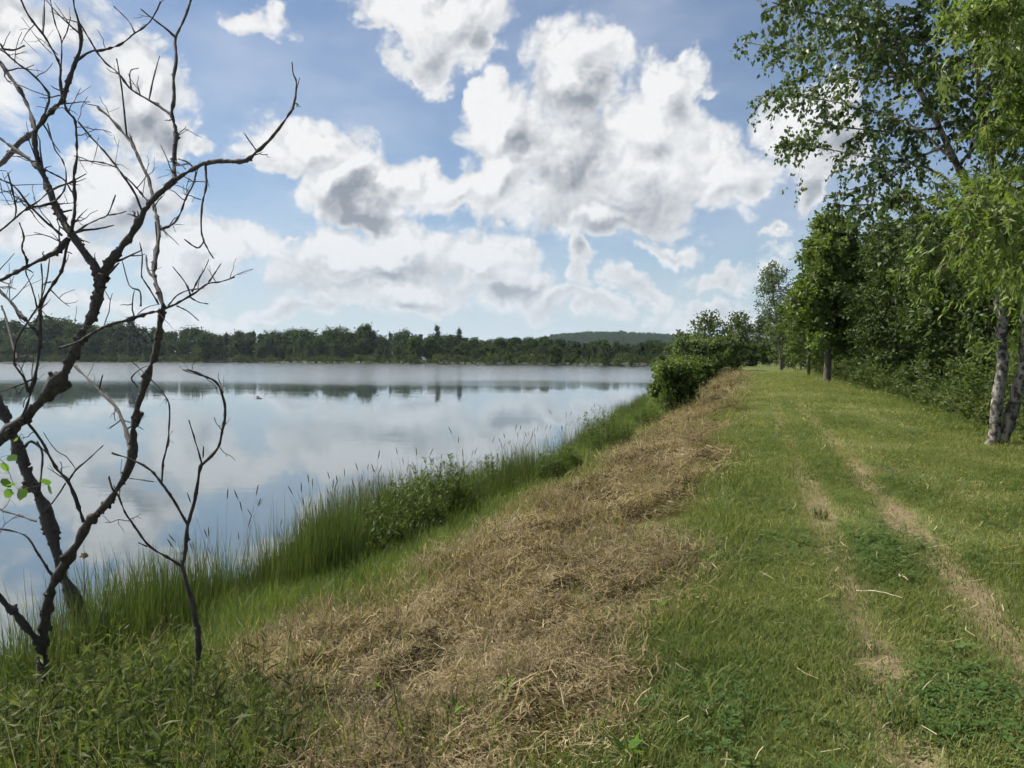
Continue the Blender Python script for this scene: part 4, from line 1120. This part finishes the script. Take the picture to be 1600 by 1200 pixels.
bb2 = np.array((5.0, 12.0, 0)); 
Q = Traced('willow_tree', (1716, 760), 10.6, 'bright yellow green willow with drooping narrow leaves at the right edge', MAT['bark'], 531, .06)
Q.line('trunk', 30, 20, '1712 800 1716 740 1720 600 1716 450 1700 330', drift=.05, flakes=False)
Q.line('trunk', 18, 8, '1700 330 1680 200 1665 80 1650 -60 1640 -200', drift=.2, flakes=False)
for b_ in ['1700 330 1640 250 1580 210 1530 205', '1700 340 1640 300 1570 280 1510 300', '1716 450 1660 390 1590 350 1530 345', '1690 260 1640 170 1590 110 1540 95', '1670 110 1620 50 1570 20 1520 30', '1716 480 1640 440 1560 420 1490 412 1440 425',
           '1712 430 1650 410 1600 380 1560 380', '1655 -20 1600 -50 1550 -60', '1700 330 1650 330 1600 330 1560 320', '1690 280 1640 240 1610 170 1580 150',
           '1680 180 1630 110 1600 60 1590 0', '1700 320 1750 240 1790 160', '1716 460 1780 400 1830 380', '1650 -60 1600 -120 1560 -150']:
    Q.line('branch', 6, 2, b_, drift=.9, flakes=False, k=3)
nw = foliage(Q, (.105, .030), 24, 9, .46, MAT['willow'], 541, .30)

# the wood beside the path
def wood_tree(name, x, y, wl, mat, label, cat='tree', bark='bark', group=None, rz=0.0):
    return tree_thing(name, (x, y, float(ground_z(x, y)) - .05), label, cat, wl, MAT[bark], MAT[mat], group, rz=rz)
tall = wood_tree('roadside_tree', 3.95, 49.5, grow(9.7, 2.2, 2.05, 601, limbs=60, twigs=15, lpt=22, leaf=(.24, .16), up=.35, sig=.42, trunk_r=.22, prof=lambda t: .75 + .35 * np.sin(t * 3.0) - .55 * t ** 3), 'bush', 'tallest dense green tree standing by the path, its dark trunk showing below')
wood_tree('roadside_tree', 3.8, 63, grow(7.2, .9, 2.6, 602, limbs=40, twigs=11, lpt=18, leaf=(.20, .13), up=.4, sig=.3), 'bush', 'lower light green tree just beyond the tallest roadside tree')
wood_tree('roadside_tree', 2.9, 98, grow(12.4, 3.4, 3.0, 603, limbs=38, twigs=9, lpt=14, leaf=(.24, .15), up=.6, sig=.35, lean=(-1.2, 0)), 'paleleaf', 'feathery thin crowned grey green tree leaning out beside the far path')
wood_tree('roadside_tree', 5.2, 78, grow(9.4, .8, 3.0, 604, limbs=40, twigs=11, lpt=16, leaf=(.25, .16), up=.5, sig=.35), 'leaf', 'mid green tree between the feathery tree and the tallest roadside tree')
wood_tree('roadside_tree', 3.6, 112, grow(6.4, .4, 2.6, 605, limbs=36, twigs=9, lpt=14, leaf=(.28, .18), up=.5, sig=.4), 'leaf', 'small bushy tree at the wooded side near the end of the path')
wood_tree('roadside_tree', 6.0, 118, grow(9.5, .6, 3.0, 606, limbs=30, twigs=7, lpt=10, leaf=(.34, .22), up=.5, sig=.4), 'darkleaf', 'dark tree closing the wooded side at the end of the path')
wood_tree('roadside_tree', 5.6, 16.9, grow(4.6, .4, 1.5, 608, limbs=40, twigs=9, lpt=13, leaf=(.13, .05), up=.5, sig=.35, lean=(-.7, -.2)), 'bush', 'bright narrow leaved young tree just left of the birch trunks')
wood_tree('sapling', 3.0, 80, grow(2.3, .7, .8, 607, limbs=14, twigs=5, lpt=8, leaf=(.16, .10), up=.5, sig=.4), 'leaf', 'small sapling standing free at the edge of the far path')
dk = [grow(10, .5, 3.0, 610 + k, limbs=54, twigs=11, lpt=16, leaf=(.25, .17), up=.4, sig=.34, prof=ROUND) for k in range(3)]
protos = []
spots = [(7.4, 21.5, 0.54, 'dark tree behind the low shrubs left of the birch'), (9.4, 26.5, 0.62, 'dark tree deep in the wood behind the shrubs'), (6.6, 30.5, 0.69, 'dark tree at the wood edge halfway to the tallest tree'),
         (8.2, 36, 0.76, 'dark tree in the wood behind the wood edge'), (11.5, 23.5, 0.57, 'dark tree at the back of the wood, behind the birch trunks'), (6.4, 41.5, 0.82, 'dark tree next to the tallest roadside tree, nearer the camera'), (12.5, 33, 0.74, 'tall dark tree at the back of the wood'),
         (10.2, 17.5, 0.54, 'dark tree in the wood right behind the birch'), (14.5, 28, 0.68, 'tallest tree at the back of the dark wood'), (9.0, 45, 0.85, 'dark tree standing behind the tallest roadside tree'), (8.5, 55, 1.04, 'dark tree beyond the tallest roadside tree'), (13, 19, 0.53, 'dark tree deep in the wood near the right edge'),
         (9.5, 66, 1.20, 'dark tree far down the wood, behind the lower light green tree'), (12, 78, 1.25, 'dark tree filling the wood behind the feathery tree'), (9, 90, 1.25, 'dark tree in the far wood beyond the feathery tree'), (13, 104, 1.25, 'dark tree at the back of the far wood'),
         (10, 130, 1.25, 'dark tree in the far wood near the path end'), (16, 52, 0.97, 'tall dark tree behind the wood edge trees'), (18, 40, 0.82, 'large dark tree at the very back of the wood'), (7.6, 102, 1.25, 'lower dark tree of the far wood edge'), (17, 66, 1.16, 'dark tree at the very back of the far wood')]
for k, (x, y, s, lab) in enumerate(spots):
    z_ = float(ground_z(x, y)) - .05
    if k < 3:
        t_ = tree_thing('wood_tree', (x, y, z_), lab, 'tree', dk[k], MAT['bark'], MAT['darkleaf'], 'dark trees of the wood beside the path'); t_.scale = (s, s, s); protos.append(t_)
    else:
        t_ = copy_tree(protos[k % 3], (x, y, z_), k * 1.7, s); tag(t_, lab)

# shrubs at the foot of the wood
sh = [grow(1.9, .1, 1.15, 630 + k, limbs=22, twigs=8, lpt=14, leaf=(.10, .055), prof=ROUND, up=.6, sig=.35, stems=4, trunk_r=.03) for k in range(3)]
protos = []
for k, (x, y, s, lab) in enumerate([(5.5, 21.5, .85, 'leafy shrub at the edge of the grass left of the birch'), (5.6, 18.6, .95, 'shrub close behind the birch trunk foot'), (6.5, 24.5, 1.25, 'larger shrub against the dark wood'), (5.3, 26.3, .5, 'small round shrub at the dark gap of the wood'),
                                    (6.2, 16.6, 1.35, 'tall shrub right beside the birch trunks'), (6.9, 19.8, 1.6, 'tallest shrub in front of the dark wood'), (5.4, 34.5, .7, 'shrub at the wood edge before the tallest tree'), (5.6, 43.5, .8, 'shrub near the foot of the tallest tree'),
                                    (5.2, 53, .8, 'shrub just beyond the tallest tree'), (5.4, 66, 1.0, 'shrub at the foot of the lower light green tree'), (5.9, 13.8, 1.0, 'shrub at the right edge below the willow'), (7.0, 28.5, 1.3, 'shrub deep in the gap of the wood'), (4.95, 15.3, .48, 'low shrub against the foot of the birch trunks')]):
    z_ = float(ground_z(x, y)) - .03
    if k < 3:
        t_ = tree_thing('undergrowth_shrub', (x, y, z_), lab, 'shrub', sh[k], MAT['twig'], MAT['leaf'], 'shrubs at the foot of the wood', crown='foliage', trunk='stems'); t_.scale = (s, s, s); protos.append(t_)
    else:
        t_ = copy_tree(protos[k % 3], (x, y, z_), k * 2.1, s); tag(t_, lab)

# ------------------------------------------------------------------ bushes on the lake side of the path
def bush(x, y, h, rad, seed, label, mat='bush', leaf=(.12, .07), limbs=34, twigs=10, lpt=16, name='bank_bush', z=None, prof=ROUND, up=.55, stems=4):
    z_ = max(float(ground_z(x, y)), -.1) - .05 if z is None else z
    wl = grow(h, .05, rad, seed, limbs=limbs, twigs=twigs, lpt=lpt, leaf=leaf, prof=prof, up=up, sig=.32, stems=stems, trunk_r=.045)
    return tree_thing(name, (x, y, z_), label, 'bush', wl, MAT['twig'], MAT[mat], crown='foliage', trunk='stems')
bush(-3.05, 31.0, 2.0, 1.12, 701, 'big round glossy green bush where the bank meets the water', limbs=52, twigs=12, lpt=18)
bush(-3.5, 39.5, 1.9, 1.1, 702, 'bush close behind the big round bush on the bank', leaf=(.14, .08))
bush(-3.4, 48.5, 2.1, 1.2, 703, 'second bush of the row along the lake side', leaf=(.16, .1))
bush(-4.3, 58, 3.4, 1.6, 704, 'taller pale bush of the lake side row with its top above the water', 'paleleaf', leaf=(.2, .13))
bush(-3.6, 62, 3.2, 1.9, 705, 'dark bush in the lake side row midway to the path end', 'leaf', leaf=(.2, .13))
bush(-3.2, 76, 3.6, 2.2, 706, 'rounded bush near the end of the lake side row', 'leaf', leaf=(.24, .15))
bush(-3.0, 92, 3.8, 2.4, 707, 'last bush of the lake side row by the path end', 'darkleaf', leaf=(.28, .18))
bush(-5.6, 78, 4.2, 2.0, 708, 'bush growing out over the water behind the lake side row', 'leaf', leaf=(.26, .17))
for k, (x, y, h_, rr_, m_, lab) in enumerate([(-6.5, 122, 9.0, 3.4, 'leaf', 'broad round tree at the end of the lake, left of the path'), (-2.8, 135, 8.6, 3.4, 'darkleaf', 'dark tree at the very end of the path'), (-10.5, 148, 7.0, 3.0, 'leaf', 'lower round tree at the lake end beside the broad tree'),
                                              (1.5, 170, 9.5, 3.2, 'darkleaf', 'dark tree closing the view where the path ends'), (-8.5, 104, 6.0, 2.6, 'paleleaf', 'paler tree standing in front of the broad tree at the lake end'), (4.5, 150, 10, 3.2, 'darkleaf', 'dark tree at the end of the path on the wood side'), (-13.5, 172, 6.4, 3.4, 'darkleaf', 'low dark tree where the embankment meets the far shore'), (-1.0, 195, 8.5, 4.0, 'darkleaf', 'furthest dark tree closing the gap at the path end'), (6.5, 185, 9.0, 4.0, 'leaf', 'furthest green tree behind the path end on the wood side')]):
    wood_tree('path_end_tree', x, y, grow(h_, .5, rr_, 720 + k, limbs=34, twigs=7, lpt=11, leaf=(.40, .27), up=.5, sig=.4, prof=ROUND), m_, lab)

for k, (x, y, h_, rr_, lab) in enumerate([(-1.2, 128, 3.0, 1.9, 'low dark bush closing the lake side of the path end'), (1.6, 146, 3.4, 2.2, 'low dark bush standing across the end of the path'), (4.4, 134, 3.2, 2.0, 'low dark bush at the wood side of the path end')]):
    bush(x, y, h_, rr_, 760 + k, lab, 'darkleaf', leaf=(.34, .22), limbs=30, twigs=8, lpt=12)
def shore_plant(u_, v_, h, rad, seed, label, mat='bush', leaf=(.075, .016)):
    p_, t_ = on_ground(u_, v_); r = np.random.default_rng(seed)
    wood, LP, LD = [], [], []
    ns = int(60 + 150 * rad)
    for k in range(ns):                                  # a thicket of upright shoots
        a_ = r.uniform(0, 6.283); q = rad * math.sqrt(r.uniform(0, 1)); b0 = np.array((math.cos(a_) * q, math.sin(a_) * q, 0))
        hh = h * r.uniform(.45, 1.05) * (1 - .35 * (q / rad) ** 2); out = np.array((math.cos(a_), math.sin(a_), 0)) * (.35 * q + r.uniform(0, .12) * hh) + r.normal(0, .05 * hh, 3) * (1, 1, 0)
        s = np.linspace(0, 1, 5)[:, None]; st = b0 + out * s ** 1.5 + np.array((0, 0, hh)) * s
        wood.append(tube(st, .0035 * (1.1 - s[:, 0]), 3))
        m = int(16 + 34 * hh); f = r.uniform(.12, 1, m)
        LP.append(np.stack([np.interp(f, s[:, 0], st[:, c]) for c in range(3)], -1))
        az = r.uniform(0, 6.283, m); LD.append(np.stack([np.cos(az), np.sin(az), r.uniform(.2, 1.5, m)], -1))
    lv, lq = leaves(np.concatenate(LP), np.concatenate(LD), leaf[0], leaf[1], r, .2)
    wl = (join(wood), (lv, lq, np.clip(r.normal(.45, .2, len(lq)), 0, 1)))
    return tree_thing('shore_shrub', (p_[0], p_[1], max(p_[2], -.05) - .03), label, 'shrub', wl, MAT['twig'], MAT[mat], crown='foliage', trunk='stems')
shore_plant(950, 708, 1.25, .54, 741, 'dense round willow shrub alone at the water between bush and rushes')
shore_plant(892, 742, 0.73, .20, 742, 'narrow leafy shrub at the water next to the round willow shrub')
shore_plant(862, 757, 0.78, .26, 743, 'dark upright shrub at the water, left of the narrow one')
shore_plant(772, 786, 1.09, .36, 744, 'bushy upright shrub at the right end of the shore thicket', 'leaf')
shore_plant(735, 804, 0.96, .34, 750, 'leafy shrub left of the bushy one in the shore thicket', 'leaf')
shore_plant(692, 820, 1.20, .38, 745, 'tallest leafy shrub in the middle of the shore thicket', 'leaf')
shore_plant(648, 842, 1.01, .36, 746, 'leafy shrub just left of the tallest one in the shore thicket', 'leaf')
shore_plant(600, 866, 0.86, .36, 747, 'low leafy shrub among rushes at the left part of the thicket', 'leaf')
shore_plant(556, 886, 0.65, .30, 751, 'lowest shrub at the left end of the shore thicket', 'leaf')
shore_plant(518, 898, 0.86, .09, 748, 'thin single upright leafy clump left of the shore thicket', 'bush')
shore_plant(1015, 668, 0.94, .5, 749, 'grassy shrub at the foot of the big round bush', 'bush')

# ------------------------------------------------------------------ small things on the ground
def sprout(u_, v_, h, n_, L, w, seed, label):
    p_, t_ = on_ground(u_, v_); r = np.random.default_rng(seed)
    root = tag(empty('sprout', p_), label, 'plant')
    st = np.array([(0, 0, -.01), (r.normal(0, .01), r.normal(0, .01), h * .5), (r.normal(0, .02), r.normal(0, .02), h)])
    v, q = tube(smooth_line(st, 3), np.linspace(.0035, .0015, 7), 5)
    obj('stem', new_mesh('stem', v, quads=q), MAT['twig'], root)
    for k in range(n_):
        a_ = k * 2.4; f = .45 + .55 * k / n_
        lv, lq = leaves(np.array([[0, 0, h * f]]) + st[2] * (1, 1, 0) * f, np.array([[math.cos(a_), math.sin(a_), .9 * f]]), L, w, r, .2)
        obj('leaf', new_mesh('leaf', lv, quads=lq, tint=[r.uniform(.2, 1)]), MAT['lone'], root)
sprout(575, 1112, .17, 7, .085, .032, 801, 'young milkweed-like sprout on the brown bank near the weeds')
sprout(702, 1160, .19, 7, .075, .022, 802, 'green sprout on the brown bank at the bottom of the picture')
sprout(795, 1110, .17, 6, .07, .022, 803, 'green sprout standing on the brown bank, nearest the path')
sprout(1098, 892, .10, 6, .08, .03, 804, 'small weed where the brown bank meets the path')
sprout(1035, 965, .09, 6, .07, .03, 805, 'small weed below the path edge in the mown straw')
sprout(978, 1190, .07, 6, .09, .03, 806, 'pale weed rosette at the bottom of the path edge')
sprout(505, 1150, .12, 6, .09, .04, 807, 'broad leaved weed beside the dark hollow of the near bank')

def stick(name, uv, w0, w1, mat, label, lift=.0, lifts=None):
    pts = [on_ground(*p_)[0] for p_ in uv]
    P = np.array(pts) + np.array([(0, 0, (lifts[k] if lifts else lift)) for k in range(len(pts))])
    L = smooth_line(P, 4); L[1:-1] += np.random.default_rng(int(uv[0][0])).normal(0, .004, (len(L) - 2, 3))
    v, q = tube(L - P[0], np.linspace(w0, w1, len(L)), 6)
    return tag(obj(name, new_mesh(name, v, quads=q, smooth=True), MAT[mat], loc=P[0]), label, 'stick')
stick('stick', [(515, 1008), (470, 985), (440, 975)], .010, .006, 'stick', 'weathered grey stick poking up from the bank towards the lake', lifts=[.0, .03, .10])
stick('stick', [(474, 1036), (464, 1030), (452, 1030)], .016, .008, 'stick', 'short dark bent branch stub standing in the straw', lifts=[-.02, .09, .18])
stick('stick', [(760, 934), (800, 930), (838, 925)], .008, .012, 'pale', 'pale bleached stick lying in the brown straw', .035)
stick('stick', [(1012, 742), (1008, 741), (1003, 741)], .014, .010, 'stick', 'thin dark stick standing upright on the far brown bank', lifts=[-.05, .2, .40])
stick('stick', [(735, 978), (728, 974), (722, 972)], .014, .006, 'stick', 'dark stub of a cut stem in the middle of the brown bank', lifts=[-.02, .05, .11])
stick('stick', [(818, 835), (814, 833), (810, 832)], .008, .006, 'stick', 'short thin stick standing in the green edge of the bank', lifts=[-.03, .1, .19])
stick('stick', [(440, 1048), (470, 1046), (487, 1047)], .004, .004, 'pale', 'pale straight straw lying at the left of the bank', .03)
stick('straw', [(1338, 933), (1375, 936), (1410, 945)], .004, .002, 'pale', 'long pale straw lying on the grass of the path', .045)
stick('straw', [(1405, 906), (1412, 910), (1420, 915)], .004, .002, 'pale', 'short pale straw on the path above the long one', .04)

def tuft(u_, v_, h, n_, seed, label):
    p_, t_ = on_ground(u_, v_)
    me = blades(n_, h, .005, .04, .6, seed, 3); return tag(obj('grass_tuft', me, MAT['lonegrass'], loc=p_), label, 'grass tuft')
MAT['lonegrass'] = leaf_mat('tuft_blade', [(0, G(.03, .055, .014)), (.7, G(.07, .10, .024)), (1, G(.2, .18, .08))], .35)
tuft(1412, 1138, .13, 90, 901, 'dark grass tuft in the bare left wheel track nearest the camera')
tuft(1350, 1080, .10, 70, 902, 'grass tuft at the side of the bare wheel track')
tuft(1358, 1020, .07, 50, 903, 'small grass tuft further up the bare wheel track')
tuft(1283, 812, .16, 90, 904, 'dark grass tuft closing the left wheel track further off')
tuft(1130, 742, .12, 60, 905, 'grass tuft on the line between the brown bank and the path')

# old cattail among the rushes
b = at(131, 935, 7.4); root = tag(empty('cattail', b - (0, 0, .5)), 'old cattail stalk with a fluffy burst head by the dead trunk', 'cattail')
p_ = np.array([(0, 0, 0), (.005, 0, .4), at(131, 880, 7.4) - b + (0, 0, .5), at(131, 848, 7.4) - b + (0, 0, .5)])
v, q = tube(smooth_line(p_, 3), np.linspace(.006, .002, 10), 5); obj('stalk', new_mesh('stalk', v, quads=q), MAT['stick'], root)
r = np.random.default_rng(911); c = at(131, 868, 7.4) - b + (0, 0, .5); parts = []
for k in range(60):
    d_ = unit(r.normal(size=3)); parts.append(tube(c + np.outer([0, .5, 1], d_) * .038 * r.uniform(.6, 1.1), [.010, .012, .002], 4))
v, q = join(parts); obj('seed_head', new_mesh('seed_head', v, quads=q, smooth=True), MAT['head'], root)

# bird low over the lake
b = at(404, 623, 26); v, q = tube(np.array([(-.11, 0, -.01), (-.06, 0, 0), (0, 0, .005), (.06, 0, .0), (.10, 0, .004), (.125, 0, 0)]), [.006, .020, .030, .026, .018, .003], 7)
wing = lambda s: (np.array([(.05, .01 * s, .01), (.03, .12 * s, .055), (-.02, .21 * s, .04), (-.05, .11 * s, .04), (-.04, .01 * s, .005)]))
root = tag(empty('bird', b), 'small dark bird flying low over the lake', 'bird'); root.rotation_euler = (.25, 0, .9)
obj('body', new_mesh('body', v, quads=q, smooth=True), MAT['bird'], root)
for s in (-1, 1):
    w_ = wing(s); t_ = np.concatenate([w_, w_ + (0, 0, -.006)])
    obj('wing', new_mesh('wing', t_, faces=[(0, 1, 2, 3, 4), (9, 8, 7, 6, 5)] + [(i_, (i_ + 1) % 5, 5 + (i_ + 1) % 5, 5 + i_) for i_ in range(5)]), MAT['bird'], root)
obj('tail', new_mesh('tail', [(-.10, 0, 0), (-.17, .03, 0), (-.17, -.03, 0), (-.10, 0, -.008)], faces=[(0, 1, 2), (3, 2, 1), (0, 2, 3), (0, 3, 1)]), MAT['bird'], root)
print('LEAVES', nb, nw)

# ------------------------------------------------------------------ the air: thin summer haze over the whole place
hx0, hx1, hy0, hy1, hz0, hz1 = -3300, 3300, -3300, 3300, -2.6, 72
me = new_mesh('haze', [(x, y, z) for x in (hx0, hx1) for y in (hy0, hy1) for z in (hz0, hz1)], faces=[(0, 1, 3, 2), (4, 6, 7, 5), (0, 4, 5, 1), (2, 3, 7, 6), (0, 2, 6, 4), (1, 5, 7, 3)])
m, nt, out = nodes('haze_air')
pv = nt.nodes.new('ShaderNodeVolumePrincipled'); pv.inputs['Color'].default_value = (.68, .84, 1.0, 1); pv.inputs['Density'].default_value = HAZE
pv.inputs['Anisotropy'].default_value = .2
nt.links.new(pv.outputs[0], out.inputs['Volume'])
tag(obj('haze', me, m), 'thin pale blue summer haze in the air', 'haze', kind='stuff')
